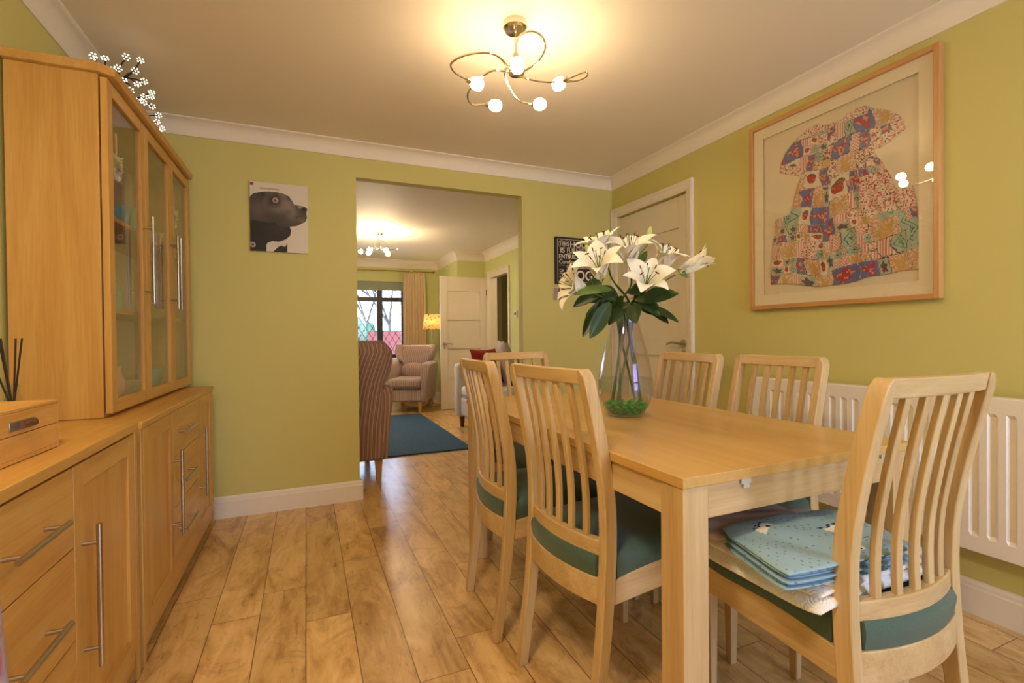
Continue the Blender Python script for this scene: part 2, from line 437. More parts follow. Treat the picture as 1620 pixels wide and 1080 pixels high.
skirting('baseboard_lounge_far', (LX0, LY1, 0), (BAYX, LY1, 0), (0, -1, 0), 0.12)
skirting('baseboard_lounge_bay', (BAYX, BAYY, 0), (BAYX, LY1, 0), (-1, 0, 0), 0.12)

# four panel shaker door as ONE leaf: rails and stiles around sunk panels.  local: width along +X, face towards -Y
def door_leaf(w, h, name, parent, rot=None, loc=(0, 0, 0)):
    b = MB(); th = 0.036; st = 0.105
    zs = [(0.11, 0.40), (0.51, 0.86), (0.99, 1.32), (1.43, h-0.13)]
    zs = [(0.13+(i*(h-0.13-0.11)/4)+(0.0), 0.13+((i+1)*(h-0.13-0.11)/4)-0.10) for i in range(4)]
    b.box((0, 0, 0), (st, th, h)); b.box((w-st, 0, 0), (w, th, h))
    prev = 0.0
    for z0, z1 in zs:
        b.box((st, 0, prev), (w-st, th, z0)); prev = z1
        b.box((st, 0.012, z0), (w-st, th-0.012, z1))
    b.box((st, 0, prev), (w-st, th, h))
    o = b.build(name, M['doorwhite'], parent, bevel=0.002)
    return o, th
def lever(parent, x, z, sgn):
    b = MB(); b.tube([(x, -0.001, z), (x, -0.01, z)], 0.026, 20); b.tube([(x, -0.01, z), (x, -0.045, z)], 0.010, 10)
    b.tube(spline([(x, -0.045, z), (x+sgn*0.02, -0.052, z+0.004), (x+sgn*0.07, -0.050, z+0.006), (x+sgn*0.115, -0.046, z-0.006)]), 0.008, 10)
    b.tube([(x, -0.001, z-0.055), (x, -0.006, z-0.055)], 0.014, 14)
    return b.build('door_handle', M['steel'], parent, smooth=True)
# right wall door (closed)
dr = bpy.data.objects.new('door_1', None); COL.objects.link(dr); dr['kind'] = 'structure'
dr.location = (XR+0.03, DY1-0.002, 0.006); dr.rotation_euler = (0, 0, radians(-90))
door_leaf(DY1-DY0-0.004, DZ-0.010, 'door_leaf', dr)
lever(dr, DY1-DY0-0.065, 0.985, -1)
def architrave(name, xw, y0, y1, z, sgn, w=0.065):
    """frame around an opening in an X= wall; sgn = direction it stands proud"""
    b = MB(); prof = [(0, 0), (0, 0.019), (0.012, 0.022), (0.022, 0.016), (0.05, 0.013), (0.058, 0.009), (w, 0.006), (w, 0)]
    def ring(cy, cz, dy, dz): return [(xw+sgn*o, cy+dy*(w-d), cz+dz*(w-d)) for d, o in prof]
    # outer offset measured from the opening edge
    rings = [ring(y0, 0, -1, 0), ring(y0, z, -1, 1), ring(y1, z, 1, 1), ring(y1, 0, 1, 0)]
    b.loft(rings)
    return b.build(name, M['white'])
struct(architrave('trim_9', XR, DY0, min(DY1, YF-0.066), DZ, -1))
b = MB(); b.box((XR+.001, DY0-0.0, 0), (XR+T, DY0+0.001, DZ)); b.box((XR+0.067, DY0, 0), (XR+T, DY0+.015, DZ)); b.box((XR+0.067, DY1-.015, 0), (XR+T, DY1, DZ)); b.box((XR+0.067, DY0, DZ-.015), (XR+T, DY1, DZ))
struct(b.build('trim_10', M['white']))
struct(architrave('trim_11', LX1, HD0, HD1, HZ, -1, 0.07))
b = MB(); b.box((LX1, HD0, 0), (LX1+T, HD0+.018, HZ)); b.box((LX1, HD1-.018, 0), (LX1+T, HD1, HZ)); b.box((LX1, HD0, HZ-.018), (LX1+T, HD1, HZ))
struct(b.build('trim_12', M['white']))
# open lounge door
dr = bpy.data.objects.new('door_2', None); COL.objects.link(dr); dr['kind'] = 'structure'
dr.location = (1.775, 6.77, 0.008); dr.rotation_euler = (0, 0, radians(0))
door_leaf(0.71, 1.915, 'door_leaf', dr); lever(dr, 0.055, 0.94, 1)
b = MB()
for z in (0.2, 1.65): b.tube([(0.708, -0.004, z), (0.708, -0.004, z+0.09)], 0.007, 8)
b.build('hinge', M['black'], dr)
struct(box('trim_13', (2.485, 6.745, 0), (2.499, 6.81, 1.93), M['white'], bevel=0.001))

# lounge window
b = MB(); fy0, fy1 = LY1+0.03, LY1+0.09
for x0, x1 in ((WX0, WX0+.06), (WX1-.06, WX1), (1.055, 1.144), (0.20, 0.28)): b.box((x0, fy0, WZ0), (x1, fy1, WZ1))
for z0, z1 in ((WZ0, WZ0+.06), (1.63, 1.70), (WZ1-.06, WZ1)): b.box((WX0, fy0+.002, z0), (WX1, fy1-.002, z1))
wd = struct(b.build('window_1', M['darkframe'], bevel=0.003))
box('pane', (WX0+.05, LY1+.058, WZ0+.05), (WX1-.05, LY1+.062, WZ1-.05), M['pane'], wd, 0)
b = MB(); gy = LY1+0.055
xs0, xs1 = WX0+.06, WX1-.06
dx, dz = 0.105, 0.17
for i in range(-14, 30):
    for sg in (1, -1):
        # clip diagonal to the glass rectangle
        x0 = xs0+i*dx; pts = []
        za, zb = WZ0+.06, WZ1-.06
        xa = x0; xb = x0+sg*(zb-za)*dx/dz
        t0, t1 = 0.0, 1.0
        for lo, hi in ((xs0, xs1),):
            if xa == xb: continue
            ta, tb = (lo-xa)/(xb-xa), (hi-xa)/(xb-xa)
            if ta > tb: ta, tb = tb, ta
            t0, t1 = max(t0, ta), min(t1, tb)
        if t1-t0 > 0.02:
            b.tube([(xa+(xb-xa)*t0, gy, za+(zb-za)*t0), (xa+(xb-xa)*t1, gy, za+(zb-za)*t1)], 0.0035, 4)
b.build('lattice', M['darkframe'], wd)
box('window_sill', (WX0-.05, LY1-.13, WZ0-.045), (WX1+.05, LY1+.03, WZ0-.003), M['white'], wd, 0.005)
box('roller_blind', (WX0+.02, LY1+.01, 1.805), (WX1-.02, LY1+.014, WZ1-.005), M['blind'])
tag(bpy.data.objects['roller_blind'], 'grey green roller blind pulled slightly down over the leaded lounge window', 'blind')

# ------------------------------------------------------------------ outside the lounge window
struct(box('ground', (-40, 8.1, -0.35), (40, 80, -0.25), M['grass'], bevel=0))
tag(box('garden_fence', (1.72, 15, -.25), (2.78, 15.08, 1.26), M['fence']), 'red boarded fence outside beyond the lounge window', 'fence')
b = MB(); b.box((-12, 18, -.25), (12, 18.3, 1.22)); b.box((-12, 17.9, 1.22), (12, 18.4, 1.30))
tag(b.build('garden_wall', M['render']), 'long pale rendered wall standing behind the red fence outside', 'wall')
tag(box('garden_paving', (-8, 9.5, -.25), (8, 14.9, -.235), M['render']), 'pale paving outside below the lounge window view', 'paving')
def blob(name, c, r, n, label, seed, sc=(.5, 1, 1.2)):
    rnd = random.Random(seed); b = MB()
    for i in range(n):
        b.ball((c[0]+rnd.uniform(-r, r)*sc[0], c[1]+rnd.uniform(-r, r)*.5, c[2]+rnd.uniform(-r, r)*sc[2]), r*rnd.uniform(.25, .5), 2)
    for v in b.bm.verts: v.co += Vector((rnd.uniform(-1, 1), rnd.uniform(-1, 1), rnd.uniform(-1, 1)))*r*.05
    return tag(b.build(name, M['hedge'], smooth=True), label, 'bush')
blob('evergreen_bush', (1.72, 17.2, .62), .72, 40, 'dark green rounded bush outside left of the window mullion', 3)
def tree(x, y, h, seed, label):
    rnd = random.Random(seed); b = MB()
    def br(p, d, l, r, k):
        q = p+d*l; b.tube([p, q], [r, r*.65], 5)
        if k > 0:
            for _ in range(3):
                nd = (d+Vector((rnd.uniform(-.7, .7), rnd.uniform(-.4, .4), rnd.uniform(-.1, .5)))).normalized()
                br(q, nd, l*rnd.uniform(.6, .8), r*.62, k-1)
    br(Vector((x, y, -.25)), Vector((0, 0, 1)), h*.36, .09, 4)
    tag(b.build('bare_tree', M['bark']), label, 'tree')
tree(3.05, 19.5, 5.0, 5, 'bare winter tree outside, seen through the right lounge window light')
tree(2.75, 24.5, 5.4, 8, 'bare winter tree outside, seen through the left lounge window light')

# ------------------------------------------------------------------ dining chair
def post_y(z):   # centre line of the back post
    K = [(0, -.243), (.12, -.226), (.25, -.206), (.37, -.194), (.50, -.186), (.60, -.187), (.67, -.194), (.80, -.219), (.87, -.236), (.965, -.258)]
    for (a, ya), (b_, yb) in zip(K, K[1:]):
        if z <= b_: 
            t = (z-a)/(b_-a); return ya+(yb-ya)*t
    return K[-1][1]
_zs = [0, .1, .2, .3, .40, .46, .52, .58, .66, .74, .82, .90]
_pp = [(z, post_y(z)) for z in _zs]
def post_y_s(z):
    return (post_y(z-.03 if z > .03 else 0)+post_y(z)*2+post_y(min(z+.03, .965)))/4
def make_chair(label):
    t = thing('dining_chair', label, 'chair')
    HW = .194; PW = .029
    for s in (-1, 1):
        b = MB(); rings = []
        for z in [0, .06, .12, .18, .24, .30, .36, .42, .48, .54, .60, .66, .72, .78, .84, .90, .935, .950, .960, .965]:
            y = post_y_s(z); d = .030+.009*min(1, z/.42) if z < .6 else .039-.003*(z-.6)/.36
            cut = 0 if z < .94 else (.006 if z < .955 else (.014 if z < .963 else .022))
            xo = HW-cut; xi = HW-PW
            r = [(s*xi, y-d/2, z), (s*xo, y-d/2, z), (s*xo, y+d/2, z), (s*xi, y+d/2, z)]
            rings.append(r)
        b.loft(rings); b.build('leg', M['oakZ'], t, bevel=0.003)
    for s in (-1, 1):
        b = MB(); x1 = .205; 
        b.hexa([(s*(x1-.026), .185, 0), (s*(x1-.004), .185, 0), (s*(x1-.004), .209, 0), (s*(x1-.026), .209, 0)],
               [(s*(x1-.036), .172, .43), (s*x1, .172, .43), (s*x1, .212, .43), (s*(x1-.036), .212, .43)])
        b.build('leg', M['oakZ'], t, bevel=0.003)
    def bow(x, B): return -B*(1-(x/.17)**2)
    def rail(name, z0, z1, d, B, dz=0.0):
        b = MB(); rings = []
        for i in range(13):
            x = -.167+.334*i/12; y0 = post_y_s(z0)+bow(x, B); y1 = post_y_s(z1)+bow(x, B)
            rings.append([(x, y0-d/2, z0), (x, y0+d/2, z0), (x, y1+d/2, z1), (x, y1-d/2, z1)])
        return b.loft(rings).build(name, M['oakX'], t, bevel=0.003)
    rail('top_rail', .925, .964, .026, .016)
    rail('lower_rail', .472, .512, .026, .030)
    for i in range(5):
        x = -.167+.334*(i+1)/6; b = MB(); rings = []
        for k in range(12):
            z = .506+(.930-.506)*k/11; B = .030+(.016-.030)*k/11
            y = post_y_s(z)+bow(x, B); w, d = .0098, .0068
            rings.append([(x-w, y-d, z), (x+w, y-d, z), (x+w, y+d, z), (x-w, y+d, z)])
        b.loft(rings).build('slat', M['oakZ'], t, bevel=0.002)
    # seat frame: bowed rear rail, two side rails, front rail
    b = MB(); rings = []
    for i in range(13):
        x = -.167+.334*i/12; y = -.196+bow(x, .028)
        rings.append([(x, y-.014, .346), (x, y+.010, .346), (x, y+.010, .416), (x, y-.014, .416)])
    b.loft(rings)
    for s in (-1, 1):
        rings = []
        for i in range(9):
            f = i/8; y = -.185+.360*f; xo = .190+.014*f; zt = .408+.033*sin(min(1, f*1.3)*pi/2); zb = .346+.026*f
            rings.append([(s*(xo-.024), y, zb), (s*xo, y, zb), (s*xo, y, zt), (s*(xo-.024), y, zt)])
        b.loft(rings)
    b.box((-.17, .180, .372), (.17, .208, .440))
    b.build('seat_frame', M['oakY'], t, bevel=0.002)
    # padded seat
    out = []
    for i in range(9): x = -.160+.32*i/8; out.append((x, -.211+bow(x, .030)))
    out += [(.161, -.172), (.190, -.166), (.197, -.05), (.203, .10), (.205, .200), (.190, .214), (0, .216), (-.190, .214), (-.205, .200), (-.203, .10), (-.197, -.05), (-.190, -.166), (-.161, -.172)]
    b = MB(); rings = []
    for z, s in ((.400, .955), (.425, .985), (.444, 1.0), (.458, 1.004), (.470, .985), (.480, .93), (.488, .78), (.492, .5), (.493, .15)):
        rings.append([(x*s, y*s, z) for x, y in out])
    b.loft(rings).build('seat_cushion', M['seat'], t, smooth=True)
    return t
GC = 'oak slat back dining chairs around the table'
ch = make_chair('oak dining chair with green seat, nearer of the two on the left table side')
ch['group'] = GC; ch.location = (.8835, 1.254, 0); ch.rotation_euler = (0, 0, radians(-84))
dup(ch, (.842, 1.712, 0), radians(-93), 'slat back oak dining chair on the left side of the table, farther from the viewer', GC)
dup(ch, (1.070, 2.140, 0), radians(186), 'oak dining chair at the far end of the table facing the viewer', GC)
dup(ch, (1.395, 1.756, 0), radians(89), 'oak dining chair on the radiator side of the table, just right of the vase', GC)
dup(ch, (1.440, 1.328, 0), radians(89), 'oak dining chair on the far table side, in front of the radiator end', GC)
dup(ch, (1.172, .815, 0), 0, 'large foreground oak dining chair at the near table end with folded cloths on its seat', GC)

# ------------------------------------------------------------------ table
tb = thing('dining_table', 'rectangular light oak dining table under the vase of lilies', 'table', (1.118, 1.508, 0), radians(.4))
tw, tl = .405, .722
box('tabletop', (-tw, -tl, .727), (tw, tl, .750), M['top'], tb, 0.0015)
for sx in (-1, 1):
    for sy in (-1, 1):
        box('leg', (sx*(tw-.004), sy*(tl-.004), 0), (sx*(tw-.074), sy*(tl-.074), .727), M['oakZ'], tb, 0.002)
for sx in (-1, 1): box('apron', (sx*(tw-.008), -tl+.074, .652), (sx*(tw-.028), tl-.074, .727), M['oakY'], tb)
for sy in (-1, 1): box('apron', (-tw+.074, sy*(tl-.008), .652), (tw-.074, sy*(tl-.028), .727), M['oakX'], tb)
b = MB(); b.box((-.235, -tl+.002, .716), (-.205, -tl+.008, .727)); b.box((-.228, -tl+.001, .706), (-.212, -tl+.008, .716)); b.build('leaf_catch', M['plastic'], tb)
b = MB(); b.box((.275, -tl+.002, .716), (.305, -tl+.008, .727)); b.build('leaf_catch', M['plastic'], tb)

# ------------------------------------------------------------------ bar handle helper
def bar_handle(parent, p0, p1, out, r=.006, name='handle'):
    p0 = Vector(p0); p1 = Vector(p1); out = Vector(out); b = MB(); d = p1-p0
    b.tube([p0+out, p1+out], r, 12)
    for f in (.13, .87): b.tube([p0+d*f, p0+d*f+out], r*.75, 10)
    return b.build(name, M['steel'], parent, smooth=True)
# framed door on a front facing +X: y0..y1, z0..z1, outer face at x
def panel_door(parent, x, y0, y1, z0, z1, hy=None, hz=None, glass=False, st=.055, th=.02):
    d = MB(); g = .0015
    y0 += g; y1 -= g; z0 += g; z1 -= g
    d.box((x-th, y0, z0), (x, y0+st, z1)); d.box((x-th, y1-st, z0), (x, y1, z1))
    o = d.build('door', M['cabZ'], parent, bevel=0.0015)
    for a_, c_ in ((z0, z0+st), (z1-st, z1)): box('door_rail', (x-th, y0+st, a_), (x, y1-st, c_), M['cabY'], o, 0.0015)
    if glass: box('glass_pane', (x-.012, y0+st-.004, z0+st-.004), (x-.009, y1-st+.004, z1-st+.004), M['cabglass'], o, 0)
    else: box('door_panel', (x-.013, y0+st-.003, z0+st-.003), (x-.008, y1-st+.003, z1-st+.003), M['cabZ'], o, 0)
    if hy is not None: bar_handle(o, (x, hy, hz[0]), (x, hy, hz[1]), (.032, 0, 0))
    return o
def drawer(parent, x, y0, y1, z0, z1, hz, hy):
    g = .0015; o = box('drawer', (x-.02, y0+g, z0+g), (x, y1-g, z1-g), M['cabY'], parent, 0.0015)
    bar_handle(o, (x, hy[0], hz), (x, hy[1], hz), (.032, 0, 0))
    return o
def sideboard(label, Y0, Y1, Htop, slab, parts, xf=-.488):
    t = thing('sideboard', label, 'sideboard', (0, 0, 0), 0, 'oak sideboards along the left wall')
    xb = XL+.004
    b = MB(); b.box((xb, Y0, .06), (xf-.021, Y1, Htop-slab)); b.build('body', M['cabZ'], t, bevel=.001)
    for y0, y1 in ((Y0, Y0+.022), (Y1-.022, Y1)): box('side_panel', (xb+.001, y0, 0.0), (xf, y1, Htop-slab), M['cabZ'], t)
    box('worktop', (xb+.001, Y0-.003, Htop-slab), (xf+.004, Y1+.003, Htop), M['cabY'], t, .002)
    box('base_rail', (xf-.04, Y0+.022, .045), (xf-.008, Y1-.022, .098), M['cabY'], t)
    b = MB()
    for y in (Y0+.03, Y1-.05): b.box((xf-.055, y, 0), (xf-.035, y+.02, .05))
    b.build('foot', M['steel'], t)
    parts(t, xf); return t
def near_parts(t, x):
    panel_door(t, x, .625, .985, .10, .765, .95, (.28, .617))
    for z0, z1, hz in ((.582, .765, .672), (.372, .582, .462), (.10, .372, .25)): drawer(t, x, .985, 1.392, z0, z1, hz, (1.085, 1.282))
    panel_door(t, x, 1.392, 1.812, .10, .765, 1.432, (.28, .617))
def far_parts(t, x):
    panel_door(t, x, 1.903, 2.290, .10, .765, 2.262, (.28, .617))
    for z0, z1, hz in ((.578, .765, .672), (.380, .578, .474), (.10, .380, .27)): drawer(t, x, 2.290, 2.745, z0, z1, hz, (2.34, 2.565))
    panel_door(t, x, 2.745, 3.128, .10, .765, 2.775, (.28, .617))
sideboard('oak sideboard in the left foreground with two drawers and wooden crate on it', .60, 1.838, .795, .025, near_parts)
sideboard('oak sideboard below the glazed display cabinet, meeting the far wall', 1.878, 3.160, .787, .021, far_parts)

# ------------------------------------------------------------------ display cabinet (front faces +X, slightly turned)
dc = thing('display_cabinet', 'oak display cabinet with three glass doors standing on the far sideboard', 'cabinet', (-.630, 2.035, .788), radians(-.6))
CW, CH, CDp = 1.185, 1.155, .240
box('side_panel', (-CDp, 0, 0), (0, .018, CH), M['cabZ'], dc)
box('side_panel', (-CDp, CW-.018, 0), (0, CW, CH), M['cabZ'], dc)
box('back_panel', (-CDp, .018, 0), (-CDp+.006, CW-.018, CH), M['wicker' if 0 else 'cream'], dc, 0)
box('base_board', (-CDp+.006, .018, 0), (0, CW-.018, .02), M['cabY'], dc)
for z in (.36, .70): 
    box('shelf', (-CDp+.006, .018, z), (-.012, CW-.018, z+.018), M['cabY'], dc)
b = MB(); r = []
for z, e in ((CH, .0), (CH+.004, .012), (CH+.032, .014)):
    r.append([(-CDp, -e, z), (.022+e*.2-.02, -e, z), (.030+e, .02-e*.2, z), (.030+e, CW-.02+e*.2, z), (.022+e*.2-.02, CW+e, z), (-CDp, CW+e, z)])
b.loft(r).build('top_board', M['cabY'], dc, bevel=.0015)
panel_door(dc, .024, .003, .397, .012, CH-.006, .366, (.41, .765), True, .045)
panel_door(dc, .024, .397, .790, .012, CH-.006, .762, (.41, .765), True, .045)
panel_door(dc, .024, .790, CW-.003, .012, CH-.006, .820, (.41, .765), True, .045)

def dcp(x, y, z): # a place inside the cabinet
    a = radians(-.6); return (-.630+x*cos(a)-y*sin(a), 2.035+x*sin(a)+y*cos(a), .788+z)
def lathe_obj(name, prof, mat, loc, label, cat, n=28, group=None):
    o = MB().lathe(prof, n).build(name, mat, smooth=True); o.location = loc; tag(o, label, cat, group); return o
def bowl_prof(r, h, t=.004): return [(r*.45, 0), (r*.5, .004), (r*.8, h*.4), (r, h), (r-t, h), (r*.8-t, h*.42), (r*.4, .008), (0, .008)]
lathe_obj('bowl', bowl_prof(.062, .075), M['teal'], dcp(-.10, .17, .718), 'pale teal bowl on the upper shelf behind the first glass door', 'bowl')
lathe_obj('bowl', bowl_prof(.07, .06), M['teal'], dcp(-.10, .24, .378), 'pale teal bowl on the lower shelf behind the first glass door', 'bowl')
lathe_obj('bowl', bowl_prof(.075, .11), M['teal'], dcp(-.10, .55, .718), 'deep teal bowl on the upper shelf behind the middle glass door', 'bowl')
lathe_obj('plate', [(.03, 0), (.05, .002), (.09, .012), (.09, .016), (.05, .008), (0, .006)], M['cream'], dcp(-.11, .24, .020), 'cream plate on the cabinet floor behind the first glass door', 'plate')
lathe_obj('bowl', bowl_prof(.07, .05), M['cream'], dcp(-.11, .13, .020), 'cream bowl on the cabinet floor behind the first glass door', 'bowl')
lathe_obj('bowl', bowl_prof(.07, .065), M['cream'], dcp(-.11, .55, .020), 'cream bowl on the cabinet floor behind the middle glass door', 'bowl')
lathe_obj('plate', [(.03, 0), (.05, .002), (.09, .012), (.09, .016), (.05, .008), (0, .006)], M['teal'], dcp(-.10, .68, .020), 'teal plate on the cabinet floor behind the middle glass door', 'plate')
lathe_obj('bowl', bowl_prof(.06, .1), M['teal'], dcp(-.10, .90, .020), 'teal bowl on the cabinet floor behind the third glass door', 'bowl')
lathe_obj('bowl', bowl_prof(.062, .085), M['cream'], dcp(-.10, .93, .718), 'cream bowl on the upper shelf behind the third glass door', 'bowl')
# jug with pink glaze
j = thing('jug', 'pink and cream jug on the cabinet floor behind the first glass door', 'jug', dcp(-.07, .30, .037))
MB().lathe([(.028, 0), (.042, .02), (.045, .06), (.03, .10), (.034, .125), (.030, .124), (.026, .10), (.0, .09)], 24).build('body', M['pinkglaze'], j, smooth=True)
MB().tube(spline([(0, .032, .11), (0, .07, .10), (0, .075, .06), (0, .043, .03)]), .005, 8).build('handle', M['cream'], j, smooth=True)
# cream ornament on lower shelf + trinket boxes
b = MB(); b.ball((0, 0, .035), .035, 2, (1, 1.2, 1)); b.ball((.0, .03, .085), .024, 2); b.ball((0, .05, .082), .012, 2); b.ball((0, -.035, .05), .018, 2, (1, 1, 1.4))
o = b.build('ornament', M['cream'], smooth=True); o.location = dcp(-.07, .12, .379); tag(o, 'cream bird shaped ornament on the lower shelf behind the first glass door', 'ornament')
o = box('trinket_box', (-.04, -.055, 0), (.04, .055, .055), M['pinkglaze']); o.location = dcp(-.12, .08, .718); tag(o, 'pink trinket box on the upper shelf next to the teal bowl', 'box')
o = box('picture_book', (-.012, -.075, 0), (.012, .075, .17), M['darkleg']); o.location = dcp(-.17, .13, .379); tag(o, 'dark brown book leaning at the back of the lower shelf, first door', 'book')
# plate standing behind middle door
b = MB(); b.lathe([(.0, 0), (.05, .002), (.085, .012), (.085, .016), (.05, .006), (0, .004)], 28)
o = b.build('display_plate', M['teal'], smooth=True); o.location = dcp(-.16, .60, .463); o.rotation_euler = (0, radians(82), 0); tag(o, 'teal plate standing upright on the lower shelf behind the middle glass door', 'plate')
def heart(loc, label):
    t = thing('heart_wreath', label, 'decoration', loc, radians(-2), 'wicker hearts hanging in the display cabinet'); pts = []
    for i in range(40):
        a = 2*pi*i/40; pts.append((.0, .0032*16*sin(a)**3*.82, .0032*(13*cos(a)-5*cos(2*a)-2*cos(3*a)-cos(4*a))))
    MB().tube(pts, .006, 7, closed=True).build('wreath', M['wicker'], t, smooth=True)
    b = MB(); b.tube([(0, 0, .018), (0, 0, .125)], .002, 6); b.box((-.001, -.008, .018), (.001, .008, .12)); b.build('ribbon', M['pinkglaze'], t)
    b = MB(); rnd = random.Random(3)
    for i in range(24):
        p = pts[(i*5+2) % 40]; b.ball((p[0]+rnd.uniform(0, .008), p[1]+rnd.uniform(-.006, .006), p[2]+rnd.uniform(-.006, .006)), .0045, 1)
    b.build('beads', M['cream'], t, smooth=True)
heart(dcp(-.005, .175, .90), 'pale wicker heart hanging behind the first glass door of the display cabinet')
heart(dcp(-.005, .985, .90), 'pale wicker heart hanging behind the third glass door of the display cabinet')

# ------------------------------------------------------------------ blossom light tree on the cabinet
def blossom_tree():
    t = thing('blossom_light_tree', 'dark twig tree with lit white blossoms on top of the display cabinet', 'lamp', dcp(-.11, .48, CH+.032))
    base = Vector(t.location); br = MB()
    rnd = random.Random(11)
    br.lathe([(.04, 0), (.04, .006), (.01, .012), (.006, .03)], 16)
    tips_px = [(148, 89, 2.35), (166, 93, 2.4), (200, 90, 2.42), (222, 96, 2.5), (179, 111, 2.45), (187, 108, 2.4), (214, 112, 2.5), (228, 129, 2.55), (240, 147, 2.62), (239, 154, 2.66),
               (218, 134, 2.5), (206, 143, 2.5), (227, 153, 2.6), (212, 157, 2.5), (218, 160, 2.6), (227, 162, 2.6), (241, 169, 2.72), (251, 183, 2.80), (249, 193, 2.85), (229, 189, 2.7), (256, 203, 2.92), (251, 206, 2.9),
               (172, 120, 2.40), (196, 128, 2.46)]
    tips = [at(a, b_, Y=c)-base for a, b_, c in tips_px]
    root = Vector((0, 0, .02)); hubs = [Vector((.0, -.06, .13)), Vector((.03, .0, .16)), Vector((.03, .12, .12)), Vector((.02, .22, .07))]
    for i, h_ in enumerate(hubs):
        br.tube(spline([root, root.lerp(h_, .5)+Vector((rnd.uniform(-.01, .01), 0, .01)), h_], 5), [.006]*5+[.005]*6 if 0 else .005, 6)
    for tp in tips:
        h_ = min(hubs, key=lambda q: (q-tp).length); mid = h_.lerp(tp, .5)+Vector((rnd.uniform(-.012, .012), rnd.uniform(-.012, .012), rnd.uniform(-.004, .02)))
        br.tube(spline([h_, mid, tp], 5), .0028, 5)
    br.build('branch', M['branch'], t, smooth=True)
    for tp in tips:
        b = MB()
        ax = Vector((rnd.uniform(-.2, .8), rnd.uniform(-1.2, -.5), rnd.uniform(-.6, .5))).normalized(); u = ax.orthogonal().normalized(); v = ax.cross(u)
        b.ball(tp, .0040, 1)
        for k in range(6):
            a = 2*pi*k/6; d = u*cos(a)+v*sin(a)
            b.ball(tp+d*.011+ax*.003, .0035, 1)
        b.build('blossom', M['led'], t, smooth=True)
blossom_tree()

# ------------------------------------------------------------------ wooden crate and reed diffuser
cr = thing('wooden_crate', 'pale wooden box with a metal side handle on the near sideboard', 'box', (-.553, 1.505, .797), radians(-2))
cx, cy, cz = .20, .36, .112
b = MB()
b.box((-cx, -cy, 0), (0, 0, .008))
b.build('base', M['crate'], cr)
for nm, lo, hi in (('side_board', (-.010, -cy, .008), (0, 0, .056)), ('side_board', (-.010, -cy, .0575), (0, 0, .104)),
                   ('side_board', (-cx, -cy, .008), (-cx+.010, 0, .104)), ('end_board', (-cx+.01, -.010, .008), (-.01, 0, .104)), ('end_board', (-cx+.01, -cy, .008), (-.01, -cy+.010, .104))):
    box(nm, lo, hi, M['crate'], cr, .001)
box('lid', (-cx, -cy, .104), (0, 0, cz), M['crate'], cr, .0015)
b = MB(); b.tube([(.0035, -.165, .076), (.0035, -.115, .076)], .009, 14); b.build('handle', M['darkleg'], cr, smooth=True)
b = MB(); b.box((-.001, -.2, .066), (.003, -.11, .086)); b.build('handle_plate', M['steel'], cr, bevel=.001)

rd = thing('reed_diffuser', 'glass reed diffuser with dark sticks between the crate and display cabinet', 'diffuser', (-.735, 1.74, .796))
M['dglass'] = pane_mat('diffuser_glass', (.90, .93, .90, 1), 1.5)
MB().lathe([(.030, 0), (.033, .004), (.012, .125), (.014, .135)], 20).build('bottle', M['dglass'], rd, smooth=True)
for i, (dx_, dy_) in enumerate(((-.055, -.02), (-.03, .01), (.0, .02), (.028, -.01), (-.045, .03))):
    MB().tube([(-dx_*.25, -dy_*.25, .006), (dx_*.9, dy_, .262)], .0022, 6).build('reed', M['reed'], rd)

